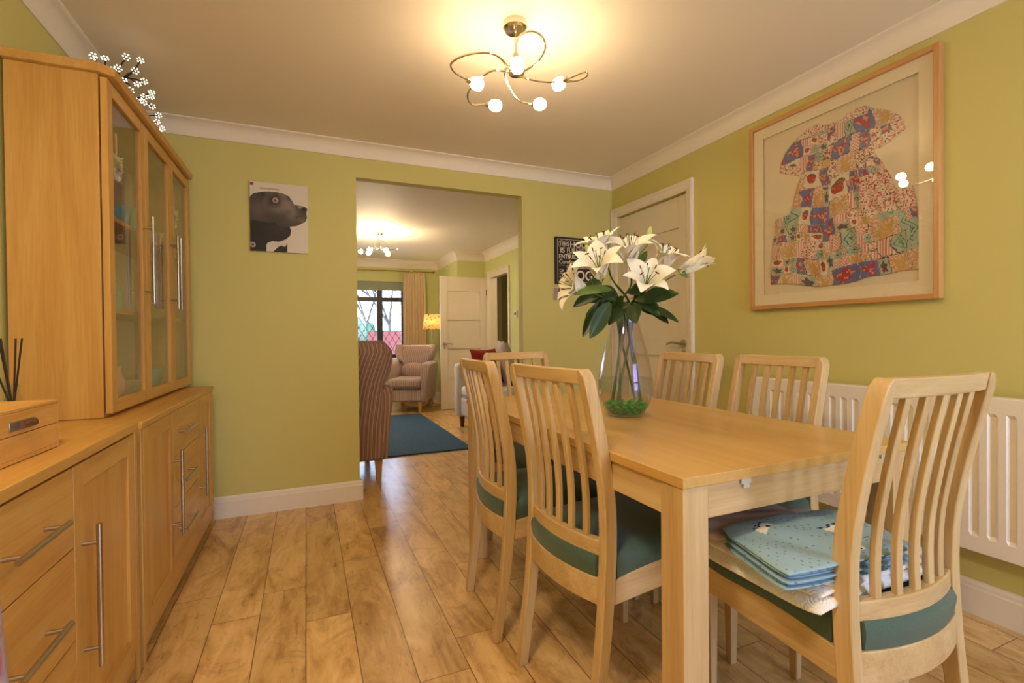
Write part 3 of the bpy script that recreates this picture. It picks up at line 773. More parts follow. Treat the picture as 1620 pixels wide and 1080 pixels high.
# ------------------------------------------------------------------ ceiling lights
def spiral_light(loc, rz, label, g, bulb='bulb'):
    t = thing('ceiling_light', label, 'light', loc, rz, g)
    base = Vector((.784, 1.775, H)); R = lambda v: v-base
    b = MB(); b.lathe([(.048, 0), (.048, -.024), (.040, -.034), (.008, -.036), (.008, -.045)], 32); b.build('canopy', M['chrome'], t, smooth=True)
    hub = Vector((0, -.01, -.20))
    b = MB(); b.tube([(0, 0, -.04), hub+Vector((0, 0, .012))], .005, 10)
    b.lathe([(.0, .012), (.030, .010), (.034, 0), (.030, -.010), (0, -.012)], 28, hub); b.build('stem', M['chrome'], t, smooth=True)
    def zz(*P): return [R(at(690+p[0]/6, 20+p[1]/6, Z=p[2])) for p in P]
    def yy(*P): return [R(at(690+p[0]/6, 20+p[1]/6, Y=p[2])) for p in P]
    arms = [ [hub+Vector((-.02, .0, 0))]+zz((560, 400, 2.10), (330, 390, 2.10), (150, 470, 2.09), (170, 560, 2.08), (285, 630, 2.07)),
             [hub+Vector((.02, 0, 0))]+yy((960, 470, 1.735), (1035, 330, 1.71), (1000, 220, 1.69), (900, 175, 1.68), (800, 215, 1.67), (765, 290, 1.665), (765, 370, 1.66)),
             [hub+Vector((.02, .01, -.008))]+zz((900, 635, 2.075), (1070, 658, 2.07), (1290, 650, 2.065), (1420, 610, 2.07), (1410, 562, 2.08), (1280, 605, 2.075)),
             [hub+Vector((-.02, .01, .03))]+zz((650, 560, 2.10), (700, 720, 2.085), (790, 835, 2.075), (880, 884, 2.07)),
             [hub+Vector((-.02, .01, 0))]+zz((540, 550, 2.09), (400, 640, 2.08), (300, 770, 2.07), (340, 870, 2.065), (470, 890, 2.065)) ]
    heads = [(375, 670, 2.065, (.75, .5, -.35)), (768, 490, None, (0.05, -.12, -1)), (1175, 670, 2.07, (-.8, -.25, -.45)), (975, 870, 2.062, (.25, -.7, -.25)), (553, 880, 2.060, (.5, -.6, -.25))]
    for arm, hd in zip(arms, heads):
        c = R(at(690+hd[0]/6, 20+hd[1]/6, Y=1.655)) if hd[2] is None else R(at(690+hd[0]/6, 20+hd[1]/6, Z=hd[2]))
        ax = (c-arm[-1]).normalized() if hd[2] is not None and hd[0] in (375, 1175) else Vector(hd[3]).normalized()
        L = .050
        s0 = c-ax*(L*.5+.012)
        o = MB().tube(spline(arm[:-1]+[s0], 8), .0042, 8).build('arm', M['chrome'], t, smooth=True)
        MB().tube([s0-ax*.004, s0+ax*.016], .011, 16).build('socket', M['chrome'], o, smooth=True)
        q = s0+ax*.016
        MB().tube([q, q+ax*.008, q+ax*.02, q+ax*.034, q+ax*.047, q+ax*.052], [.013, .021, .0245, .0245, .020, .012], 20).build('lamp_shade', M[bulb], o, smooth=True)
    return t
GL = 'five arm chrome ceiling lights'
spiral_light((.784, 1.775, H), 0, 'five arm chrome spiral ceiling light above the dining table', GL)
spiral_light((.81, 5.89, H), radians(140), 'five arm chrome spiral ceiling light glowing in the lounge beyond the opening', GL, 'bulb2')

# round opal disc on the ceiling, out of view, added as warm fill
fc = thing('ceiling_fill', 'added round opal fill light, out of view above the sideboard end of the room', 'lamp', (-.36, .25, H))
MB().lathe([(.20, 0), (.20, -.03), (.185, -.034)], 36).build('rim', M['chrome'], fc, smooth=True)
MB().lathe([(.184, -.032), (.16, -.052), (.10, -.062), (.0, -.066)], 36).build('diffuser', emit('ceiling_fill_glow', (1, .77, .48), REAR_FILL), fc, smooth=True)

# ------------------------------------------------------------------ picture with dress, on the right wall
pt, pb_, pL, pR = 2.168, 1.180, 1.937, 1.068   # z top, z bottom, far y, near y
pic = thing('framed_dress_picture', "large oak framed picture of a child's patchwork dress on the right wall", 'picture', (XR, (pL+pR)/2, (pt+pb_)/2))
hw, hh, fw, fd = (pL-pR)/2, (pt-pb_)/2, .022, .034
for y0, y1, z0, z1, mm in ((-hw, -hw+fw, -hh, hh, 'oakZ'), (hw-fw, hw, -hh, hh, 'oakZ'), (-hw+fw, hw-fw, -hh, -hh+fw, 'frame'), (-hw+fw, hw-fw, hh-fw, hh, 'frame')):
    box('frame_bar', (-fd, y0, z0), (-.002, y1, z1), M[{'oakZ': 'frameZ'}.get(mm, mm)], pic, .002)
M['mount'] = plain('cream_mount_board', S(238, 226, 200), .8, var=.01)
M['mount_in'] = plain('mount_backing', S(226, 212, 184), .8, var=.01)
box('backing_board', (-.008, -hw+fw, -hh+fw), (-.002, hw-fw, hh-fw), M['mount_in'], pic, 0)
b = MB(); mw = .055
iy, iz = hw-fw, hh-fw
for y0, y1, z0, z1 in ((-iy, -iy+mw, -iz, iz), (iy-mw, iy, -iz, iz), (-iy+mw, iy-mw, -iz, -iz+mw), (-iy+mw, iy-mw, iz-mw, iz)): b.box((-.018, y0, z0), (-.014, y1, z1))
b.build('mount', M['mount'], pic)
box('picture_glass', (-.030, -iy, -iz), (-.028, iy, iz), M['picglass'], pic, 0)
OUT = [(75, 430), (85, 380), (110, 320), (150, 265), (200, 215), (235, 185), (290, 158), (310, 168), (350, 162), (420, 135), (450, 100), (510, 70), (550, 58), (575, 65), (600, 75), (650, 78), (700, 90),
       (740, 115), (765, 150), (772, 185), (700, 245), (630, 290), (597, 296), (600, 320), (645, 375), (690, 450), (715, 512), (740, 515), (815, 500), (835, 620), (850, 760), (855, 960), (760, 965), (660, 990), (560, 1003), (490, 1030),
       (400, 1045), (280, 1058), (190, 1045), (100, 1040), (30, 1046), (30, 960), (40, 830), (60, 690), (130, 660), (150, 600), (180, 480), (196, 452), (190, 448)]
OUTW = []
for a, c in OUT:
    p = at(1210+a/3.4846, 150+c/3.4846, X=XR-.016); OUTW.append((p.y-(pL+pR)/2, p.z-(pt+pb_)/2))
def inside(poly, x, y):
    r = False; n = len(poly); j = n-1
    for i in range(n):
        xi, yi = poly[i]; xj, yj = poly[j]
        if (yi > y) != (yj > y) and x < (xj-xi)*(y-yi)/(yj-yi)+xi: r = not r
        j = i
    return r
def hsh(i, j, k=0):
    v = sin(i*127.1+j*311.7+k*74.7)*43758.5453; return v-floor(v)
def lin(c): return c[:3]
RED, PINK, WHT, BLU, MINT, TAN, NAVY, GRN, YEL = [lin(S(*c)) for c in ((172, 52, 54), (208, 132, 126), (222, 210, 190), (104, 110, 160), (164, 184, 166), (200, 168, 124), (64, 60, 90), (62, 94, 80), (200, 156, 86))]
def dress_col(y, z, wy, wz):
    # small floral print for collar, cuffs and yoke sides
    def floral():
        i, j = floor(wy/.0062), floor(wz/.0062); h = hsh(i, j, 3)
        return PINK if h < .3 else (RED if h < .38 else (GRN if h < .46 else (YEL if h < .5 else WHT)))
    cell = .082
    y += .006*sin(z*31)+.003*sin(z*83+y*20); z += .006*sin(y*27+1)
    ro = floor(z/cell+.3*sin(floor(y/.3)*2.1)); ci = floor(y/cell+.5*hsh(0, ro)); cj = ro
    fy = y/cell+.5*hsh(0, ro)-ci; fz = z/cell+.3*sin(floor((y)/.3)*2.1)-cj
    sub = hsh(ci, cj, 1)
    if sub > .62:
        k = (1 if fy > .5 else 0)+(2 if fz > .5 else 0); fy = (fy*2) % 1; fz = (fz*2) % 1; ty = int(hsh(ci, cj, 7+k)*8); edge = .07
    elif sub > .45:
        k = 1 if fy > .5 else 0; fy = (fy*2) % 1; ty = int(hsh(ci, cj, 17+k)*8); edge = .05
    else: ty = (0, 0, 1, 4, 2, 1)[int(hsh(ci, cj, 2)*6)]; k = 9; edge = .03
    r = sqrt((fy-.5)**2+(fz-.5)**2); e = min(fy, 1-fy, fz, 1-fz); th = atan2(fz-.5, fy-.5)
    n = hsh(floor(wy/.004), floor(wz/.004), k); n2 = hsh(floor(wy/.009), floor(wz/.009), k+3)
    if e < edge and sub > .3: return (NAVY if n > .5 else TAN) if hsh(ci, cj, 5) > .4 else (PINK if n > .4 else WHT)
    if ty == 0:
        bow = .30+.12*sin(3*th+1)+.05*sin(7*th)
        return (RED if n2 > .35 else (TAN if n > .5 else PINK)) if r < bow else BLU
    if ty == 1:
        if r < .28+.04*sin(th) and fz < .72: return RED if n > .12 else YEL
        if r < .34 and fz >= .60: return GRN
        return WHT if n > .06 else MINT
    if ty == 2:
        q = abs(fy-.5)+abs(fz-.5); return GRN if .36 < q < .42 else (GRN if q < .2 and n > .5 else MINT)
    if ty == 3: return PINK if (floor(wy/.007)+floor(wz/.007)) % 2 else WHT
    if ty == 4:
        bear = min(r-.20, sqrt((abs(fy-.5)-.17)**2+(fz-.72)**2)-.09, sqrt((fy-.5)**2+((fz-.28)*.8)**2)-.2)
        return ((YEL if n > .25 else TAN) if bear < 0 else (TAN if n > .45 else (WHT if n > .2 else PINK)))
    if ty == 5: return floral()
    if ty == 6: return WHT if floor(wy/.006) % 2 else PINK
    return (NAVY if n > .6 else (GRN if n > .3 else RED)) if r < .28+.08*sin(5*th) else MINT
def dress():
    ys = [p[0] for p in OUTW]; zs = [p[1] for p in OUTW]; y0, y1, z0, z1 = min(ys), max(ys), min(zs), max(zs)
    NY, NZ = 250, 250; dy, dz = (y1-y0)/NY, (z1-z0)/NZ
    bm = bmesh.new(); lay = bm.loops.layers.float_color.new('Col'); vmap = {}
    waist = z0+(z1-z0)*.60; yc = (y0+y1)/2+.03
    def vert(i, j):
        if (i, j) not in vmap:
            y, z = y0+i*dy, z0+j*dz
            f = max(0, min(1, (waist-z)/.1)); a = atan2(y-yc, (waist+.28)-z)
            x = -.0095-.0048*f*(.5+.5*sin(a*46+sin(z*20)))-.0016*(1 if abs(z-waist) < .012 else 0)-.001*sin(y*60)*sin(z*50)
            vmap[(i, j)] = bm.verts.new((x, y, z))
        return vmap[(i, j)]
    for i in range(NY):
        for j in range(NZ):
            y, z = y0+(i+.5)*dy, z0+(j+.5)*dz
            if not inside(OUTW, y, z): continue
            f = bm.faces.new((vert(i, j), vert(i+1, j), vert(i+1, j+1), vert(i, j+1)))
            up = (z-z0)/(z1-z0); side = (y-y0)/(y1-y0)      # side 0 = near the viewer, 1 = far
            if z < waist:     # skirt: the cloth fans out below the waist and gathers into pleats
                k = 1+.5*(waist-z)/.5; py = (y-yc)/k*1.15+.012*sin(atan2(y-yc, waist+.3-z)*23); c = dress_col(py, z+.02*cos(y*9), y, z)
                if waist-.18 < z and y < yc-.14: c = dress_col(0, 0, y, z) if 0 else None
            else: c = dress_col(y, z, y, z)
            flo = c is None or (up > .86 and (abs(y-yc) < .17)) and z > waist+.27
            # cuffs
            for (A, B_) in ((OUTW[0], OUTW[48]), (OUTW[19], OUTW[21])):
                ax, ay = A; bx, by = B_; t_ = max(0, min(1, ((y-ax)*(bx-ax)+(z-ay)*(by-ay))/((bx-ax)**2+(by-ay)**2)))
                if sqrt((y-ax-(bx-ax)*t_)**2+(z-ay-(by-ay)*t_)**2) < .038: flo = True
            if flo:
                ii, jj = floor(y/.005), floor(z/.005); h = hsh(ii, jj, 3)
                c = PINK if h < .3 else (RED if h < .37 else (GRN if h < .43 else WHT))
            for lp in f.loops: lp[lay] = (*c, 1)
    me = bpy.data.meshes.new('dress'); bm.to_mesh(me); bm.free(); me.materials.append(M['vcolcloth'])
    o = bpy.data.objects.new('dress', me); COL.objects.link(o); o.parent = pic; me.shade_smooth()
    q = o.modifiers.new('s', 'SOLIDIFY'); q.thickness = .0015
dress()
# collar and button placket of the dress are stitched in relief
# ------------------------------------------------------------------ canvas of the black dog
def dog_canvas():
    x0, x1, z0, z1 = -.296, .021, 1.575, 1.989
    t = thing('dog_canvas', 'small canvas print of a black dog looking up, on the green wall', 'picture', ((x0+x1)/2, YF, (z0+z1)/2))
    w, h = (x1-x0)/2, (z1-z0)/2
    box('canvas_edge', (-w, -.019, -h), (w, -.0005, h), M['mount'], t, .002)
    NX, NZ = 150, 190
    P = lambda L: [((a-138)/694, (c-90-45*(a-138)/694)/845) for a, c in L]
    head = P([(130, 290), (180, 240), (270, 220), (330, 212), (450, 215), (540, 235), (600, 265), (640, 320), (665, 368), (740, 380), (800, 392), (828, 420), (812, 470), (822, 530), (800, 580), (740, 610), (690, 635), (640, 640), (608, 645), (622, 690), (612, 750), (560, 800), (470, 830), (400, 820), (340, 840), (322, 870), (325, 960), (130, 960)])
    ear = P([(130, 300), (200, 245), (245, 300), (300, 400), (340, 500), (348, 590), (300, 612), (200, 570), (130, 560)])
    neck = P([(130, 560), (345, 592), (430, 590), (500, 640), (608, 648), (622, 700), (600, 765), (500, 830), (340, 840), (325, 960), (130, 960)])
    chest = P([(405, 945), (470, 890), (500, 875), (545, 895), (575, 850), (572, 960), (405, 960)])
    def soft(u, v, cx_, cy_, rx, ry):
        d = ((u-cx_)/rx)**2+((v-cy_)/ry)**2; return exp(-d)
    Q = lambda a, c: ((a-138)/694, (c-90-45*(a-138)/694)/845)
    bm = bmesh.new(); lay = bm.loops.layers.float_color.new('Col')
    V = [[bm.verts.new((-w+2*w*i/NX, -.0195, h-2*h*j/NZ)) for j in range(NZ+1)] for i in range(NX+1)]
    for i in range(NX):
        for j in range(NZ):
            u, v = (i+.5)/NX, (j+.5)/NZ
            g = .72; col = [g*1.0, g*.9, g*.78]
            if inside(head, u, v):
                k = .055
                for (a, c, rx, ry, s) in ((470, 235, .18, .06, .12), (560, 360, .16, .10, .16), (450, 430, .14, .06, .10), (640, 480, .10, .10, .12), (230, 430, .12, .12, .06), (760, 560, .08, .05, .08), (740, 400, .05, .02, .3), (320, 320, .05, .1, .05)):
                    q = Q(a, c); k += s*soft(u, v, q[0], q[1], rx, ry)
                for (a, c, rx, ry, s) in ((440, 325, .10, .10, .7), (450, 255, .06, .05, .5), (700, 400, .03, .05, .4), (775, 420, .05, .03, .9), (600, 285, .03, .04, .6), (600, 460, .05, .03, .35), (700, 520, .08, .03, .3), (290, 250, .05, .05, .6)):
                    q = Q(a, c); k *= 1-s*soft(u, v, q[0], q[1], rx, ry)
                if inside(ear, u, v): k = k*.8+.012
                if inside(neck, u, v): k = .012+.02*soft(u, v, .5, .65, .2, .1)
                q = Q(440, 318); d = sqrt(((u-q[0])*.317)**2+((v-q[1])*.414)**2)
                if d < .018: k = .38-.1*d/.018
                if d < .009: k = .12
                if d < .0045: k = .02
                if .018 <= d < .022: k = .01
                q = Q(442, 312); d = sqrt(((u-q[0]-.008)*.317)**2+((v-q[1])*.414)**2)
                if d < .003: k = .8
                q = Q(165, 862); d = sqrt(((u-q[0])*.317)**2+((v-q[1])*.414)**2)
                if d < .016 and d > .007: k = .45
                col = [k*1.08, k*.85, k*.72]
            elif inside(chest, u, v): col = [.02, .015, .012]
            else:
                q = Q(460, 860); s = soft(u, v, q[0], q[1], .2, .06); col = [c*(1-.12*s) for c in col]
                q = Q(165, 122)
                if abs(u-q[0]) < .03 and abs(v-q[1]) < .02: col = [.35, .04, .04]
                q = Q(360, 180)
                if abs(v-q[1]) < .012 and -.15 < u-q[0] < .18: col = [.45, .32, .26]
            f = bm.faces.new((V[i][j], V[i+1][j], V[i+1][j+1], V[i][j+1]))
            for lp in f.loops: lp[lay] = (*col, 1)
    me = bpy.data.meshes.new('print'); bm.to_mesh(me); bm.free(); me.materials.append(M['vcol'])
    o = bpy.data.objects.new('print', me); COL.objects.link(o); o.parent = t
dog_canvas()

# ------------------------------------------------------------------ chalk lettering sign
M['chalk'] = plain('chalk_lettering', S(232, 218, 196), .7)
M['redink'] = plain('red_lettering', S(190, 60, 40), .7)
M['signblack'] = plain('sign_black', S(36, 24, 26), .6)
sg = thing('word_sign', 'square black sign with white hand lettering beside the lilies', 'sign', (1.755, YF, 1.447))
SW = .36
box('board', (0, -.022, 0), (SW, -.0005, SW), M['signblack'], sg, .002)
b = MB(); m_ = .016
for x0, x1, z0, z1 in ((m_, SW-m_, m_, m_+.003), (m_, SW-m_, SW-m_-.003, SW-m_), (m_, m_+.003, m_, SW-m_), (SW-m_-.003, SW-m_, m_, SW-m_)): b.box((x0, -.0232, z0), (x1, -.0218, z1))
b.build('border_line', M['chalk'], sg)
def text(parent, s, x, z, size, width=None, mat='chalk', bold=.0, y=-.0226, shear=0):
    c = bpy.data.curves.new('lettering', 'FONT'); c.body = s; c.size = size; c.extrude = .0004; c.offset = bold; c.shear = shear
    o = bpy.data.objects.new('lettering_tmp', c); COL.objects.link(o)
    dg = bpy.context.evaluated_depsgraph_get(); me = bpy.data.meshes.new_from_object(o.evaluated_get(dg))
    COL.objects.unlink(o); bpy.data.objects.remove(o)
    xs = [v.co.x for v in me.vertices]; k = 1.0
    if width: k = width/(max(xs)-min(xs))
    me.materials.clear(); me.materials.append(M[mat])
    x0_ = min(xs)
    for v in me.vertices: px, py, pz = v.co; v.co = (x+(px-x0_)*k, y-pz, z+py)
    q = bpy.data.objects.new('lettering', me); COL.objects.link(q); q.parent = parent; return q
text(sg, 'THIS', .032, .292, .046, .085)
text(sg, 'HOUSE', .128, .286, .062, .205, bold=.001)
text(sg, 'IS', .042, .240, .052, .036, bold=.001)
text(sg, 'FURNISHED', .100, .242, .048, .232)
text(sg, 'ENTIRELY', .030, .196, .046, .180, bold=.0006)
text(sg, 'FOR', .225, .212, .024, .045); text(sg, 'THE', .278, .208, .028, .052, mat='redink')
text(sg, 'Comfort', .030, .156, .044, .155); text(sg, 'AND', .196, .158, .028, .05)
text(sg, 'CONVENIENCE', .095, .122, .034, .235)
text(sg, 'OF', .034, .090, .036, .036); text(sg, 'THE', .030, .034, .036, .045)
text(sg, 'DOG', .110, .034, .105, .215, bold=.002)
b = MB()
for z in (.142, .078, .068): b.box((.032, -.0232, z), (.078, -.0218, z+.002))
b.box((.100, -.0232, .236), (.332, -.0218, .238)); b.box((.100, -.0232, .279), (.332, -.0218, .281))
b.tube(spline([(.088, -.0222, .115), (.098, -.0222, .10), (.086, -.0222, .08), (.098, -.0222, .062), (.086, -.0222, .045), (.096, -.0222, .035)]), .0012, 5)
for cx_, w_ in ((.052, .025), (.094, .023)):
    pts = [(cx_+w_*cos(a*pi/12), -.0222, .306+.030*sin(a*pi/12)) for a in range(24)]; b.tube(pts, .0010, 5, closed=True)
b.build('chalk_flourish', M['chalk'], sg)
# light switch below it
sw = thing('light_switch', 'brushed steel light switch on the wall below the word sign', 'switch', (1.781, YF, 1.371))
box('plate', (-.040, -.006, -.044), (.040, -.0005, .044), M['steel'], sw, .003)
box('rocker', (-.008, -.011, -.012), (.008, -.005, .012), M['plastic'], sw, .002)
th = thing('thermostat', 'small white thermostat with dark display on the lounge wall', 'thermostat', (LX1, 5.70, 1.335))
box('casing', (-.022, -.035, -.045), (-.001, .035, .045), M['white'], th, .004)
box('display', (-.024, -.024, -.015), (-.021, .024, .02), M['black'], th, .001)

# ------------------------------------------------------------------ radiator
ra = thing('radiator', 'white fluted panel radiator on the right wall below the picture', 'radiator', (2.19, 0, 0))
ry0, ry1, rz0, rz1 = .30, 1.868, .265, .820
b = MB(); prof = []
y = ry0+.012; pts = [(0.0, ry0), (0.0, ry0+.012)]
per = .0505; nf = int((ry1-ry0-.03)/per)
y = ry0+.016
for i in range(nf): pts += [(0, y), (.009, y+.008), (.009, y+.022), (0, y+.030)]; y += per
pts += [(0.0, ry1)]
rings = []
for z, fl in ((rz0, 0), (rz0+.055, 0), (rz0+.068, 1), (rz1-.068, 1), (rz1-.055, 0), (rz1-.004, 0), (rz1, -.5)):
    rings.append([(x*fl if fl >= 0 else .004, yy_, z) for x, yy_ in pts])
b.grid(rings)
b.build('front_panel', M['rad'], ra, solid=.0015)
box('body', (.012, ry0+.004, rz0+.01), (.060, ry1-.004, rz1-.03), M['rad'], ra)
box('top_grille', (.002, ry0, rz1-.012), (.062, ry1, rz1), M['rad'], ra, .003)
b = MB()
b.tube([(.035, ry1-.01, rz0+.03), (.035, ry1+.03, rz0+.03), (.035, ry1+.035, .0)], .008, 10); b.tube([(.035, ry1+.033, rz0-.02), (.035, ry1+.033, rz0+.045)], .016, 12)
b.build('valve_pipe', M['white'], ra, smooth=True)
box('wall_bracket', (.060, .8, .4), (.0955, .84, .7), M['rad'], ra)
box('wall_bracket', (.060, 1.5, .4), (.0955, 1.54, .7), M['rad'], ra)

# ------------------------------------------------------------------ vase, water, pebbles
VX, VY, VZ = 1.094, 1.490, .7505
M['vase'] = pane_mat('vase_glass', (.985, .99, .985, 1), 1.5)
_t = NT('vase_glass_iridescent')
_tr = _t.n('ShaderNodeBsdfTransparent'); _tr.inputs[0].default_value = (.97, .98, .97, 1)
_gl = _t.n('ShaderNodeBsdfGlossy'); _gl.inputs[1].default_value = .03; _gl.inputs[0].default_value = (.92, .82, 1, 1)
_lw = _t.n('ShaderNodeLayerWeight'); _lw.inputs[0].default_value = .25
_c = _t.ramp(_lw.outputs['Facing'], [(0.0, (.62, .40, 1, 1)), (.35, (.85, .7, 1, 1)), (.7, (.8, 1, .95, 1)), (1, (1, 1, 1, 1))]); _t.l(_c, _gl.inputs[0])
_l2 = _t.n('ShaderNodeLayerWeight'); _l2.inputs[0].default_value = .5
_fo = _t.math('ADD', .07, _t.math('MULTIPLY', _t.math('POWER', _l2.outputs['Facing'], 4.0), .85))
_mx = _t.n('ShaderNodeMixShader'); _t.l(_fo, _mx.inputs[0]); _t.l(_tr.outputs[0], _mx.inputs[1]); _t.l(_gl.outputs[0], _mx.inputs[2]); _t.l(_mx.outputs[0], _t.out.inputs[0])
M['vase'] = _t.m
vp = spline([(.058, 0, .0), (.075, 0, .018), (.095, 0, .060), (.101, 0, .105), (.098, 0, .150), (.084, 0, .220), (.066, 0, .290), (.053, 0, .338), (.0505, 0, .356)], 5)
vprof = [(p.x, p.z) for p in vp]
b = MB(); b.lathe([(0.0, 0)]+vprof+[(r_-.003, z_) for r_, z_ in reversed(vprof) if z_ > .008]+[(.0, .009)], 48, cap=False)
v_ = b.build('vase', M['vase'], smooth=True); v_.location = (VX, VY, VZ); tag(v_, 'tall clear glass teardrop vase of lilies on the dining table', 'vase')
M['water'] = pane_mat('vase_water', (.93, .97, .95, 1), 1.33)
wl = .140
b = MB(); b.lathe([(0, .0105)]+[(r_-.0040, z_) for r_, z_ in vprof if .012 < z_ < wl]+[(.0965, wl), (0, wl)], 48, cap=False)
w_ = b.build('vase_water', M['water'], smooth=True); w_.location = (VX, VY, VZ); tag(w_, 'clear water filling the lower third of the glass vase', 'water')
t_ = NT('green_glass_pebble'); t_.pbr(S(60, 190, 80), .06, 0, None, Transmission_Weight=.35, IOR=1.45); M['pebble'] = t_.m
rnd = random.Random(4); pb = None; k = 0
for layer, (z, rad, n) in enumerate(((.017, .052, 12), (.017, .028, 6), (.028, .066, 15), (.028, .040, 9), (.028, .014, 3), (.040, .074, 17), (.040, .05, 11), (.040, .026, 6), (.050, .060, 9), (.050, .03, 5))):
    for i in range(n):
        a = 2*pi*(i+rnd.random()*.4)/n+layer
        if pb is None:
            b = MB(); b.ball((0, 0, 0), .0100, 2, (1.15, .95, .66)); pb = b.build('glass_pebble', M['pebble'], smooth=True)
            tag(pb, 'one of the shiny green glass pebbles at the bottom of the vase', 'pebble', 'green glass pebbles in the vase'); o = pb
        else: o = pb.copy(); COL.objects.link(o)
        o.location = (VX+rad*cos(a), VY+rad*sin(a), VZ+z+rnd.uniform(-.001, .001)); o.rotation_euler = (rnd.uniform(-.4, .4), rnd.uniform(-.4, .4), rnd.uniform(0, 3))

# ------------------------------------------------------------------ lilies
CAMDIR = Vector((-VX, -VY, 0)).normalized()      # from the vase towards the viewer
SIDE = Vector((-CAMDIR.y, CAMDIR.x, 0))          # picture right: check sign below
if SIDE.dot(_right) < 0: SIDE = -SIDE
def D(r, u, f):  # direction: right, up, towards the viewer
    return (SIDE*r+Vector((0, 0, u))+CAMDIR*f).normalized()
def petal(parent, c, ax, ang, L, openn, wd, curl, rnd, inner=False):
    u = ax.orthogonal().normalized(); v = ax.cross(u); rad = u*cos(ang)+v*sin(ang); tan = ax.cross(rad)
    n = 10; rows = []; p = Vector(c); th_ = .18
    for i in range(n+1):
        f = i/n
        # direction tilts from the axis outwards, then recurves
        th_ = openn*(.25+.9*f)+curl*max(0, f-.62)*2.2
        d = ax*cos(th_)+rad*sin(th_)
        if i: p = p+d*(L/n)
        w = wd*(sin(pi*min(1, (f*.93+.06)))**.75)*(1.0 if f < .9 else .8)
        w = max(w, .0035) if f < 1 else .0012
        nrm = ax*sin(th_)-rad*cos(th_)
        row = []
        for k in range(-2, 3):
            g = k/2; wav = .0022*sin(f*11+ang*3)*abs(g)
            row.append(p+tan*(w*g)+nrm*(abs(g)**1.6*w*.42*(1-f*.5)+wav-(0.0012 if k == 0 else 0)))
        rows.append(row)
    b = MB().grid(rows)
    return b.build('petal', M['petal'], parent, solid=.0007, sub=1)
def lily(stemthing, c, ax, L, openn, seed, width=.024, closed=False, curl=.75):
    c = Vector(c); rnd = random.Random(seed)
    b = MB(); b.tube([c-ax*.012, c-ax*.002, c+ax*.018, c+ax*.034], [.003, .0055, .0085, .0115], 10, cap=True)
    fl = b.build('flower', M['petalgreen'], stemthing, smooth=True)
    for k in range(6):
        inner = k % 2; a = pi/3*k+seed
        petal(fl, c, ax, a, L*(1 if inner else .96), openn*(1+rnd.uniform(-.12, .14)), width*(1.15 if inner else .85), curl*(1+rnd.uniform(-.4, .4)), rnd)
    if not closed:
        u = ax.orthogonal().normalized(); v = ax.cross(u); s = MB(); an = MB()
        for k in range(6):
            a = pi/3*k+.4+seed; rad = u*cos(a)+v*sin(a)
            pts = spline([c+ax*.02, c+ax*(L*.45)+rad*.012, c+ax*(L*.72)+rad*.030], 4); s.tube(pts, .0011, 5)
            e = pts[-1]; dd = (rad*.3+ax*.9).normalized() if k % 2 else (rad*.8-ax*.3).normalized()
            an.tube([e-dd*.008, e-dd*.004, e+dd*.004, e+dd*.008], [.001, .0024, .0024, .001], 6)
        s.tube([c+ax*.01, c+ax*(L*.8)], .0016, 6); s.build('filament', M['leaf2'], fl, smooth=True)
        an.build('anther', M['anther'], fl, smooth=True)
    return fl
def leaf(parent, a, bdir, L, w, bend, mat='leaf', tw=0.0):
    a = Vector(a); d = Vector(bdir).normalized(); side = d.cross((CAMDIR+Vector((0, 0, .45))).normalized())
    if side.length < .15: side = SIDE.copy()
    side.normalize(); side = (side*cos(tw)+d.cross(side)*sin(tw)).normalized()
    rows = []; p = a.copy(); n = 10
    for i in range(n+1):
        f = i/n; dd = (d+Vector((0, 0, bend*f))).normalized()
        if i: p = p+dd*(L/n)
        ww = w*sin(pi*(f*.95+.04))**.8 if i < n else .0005
        nr = side.cross(dd).normalized()
        rows.append([p+side*(ww*g)+nr*(abs(g)*ww*.28) for g in (-1, -.5, 0, .5, 1)])
    return MB().grid(rows).build('leaf', M[mat], parent, solid=.0008, sub=1)
GLI = 'white lilies in the glass vase'
RIM = Vector((VX, VY, VZ+.356))
def P(px, py, dy): return at(px, py, Y=VY+dy)
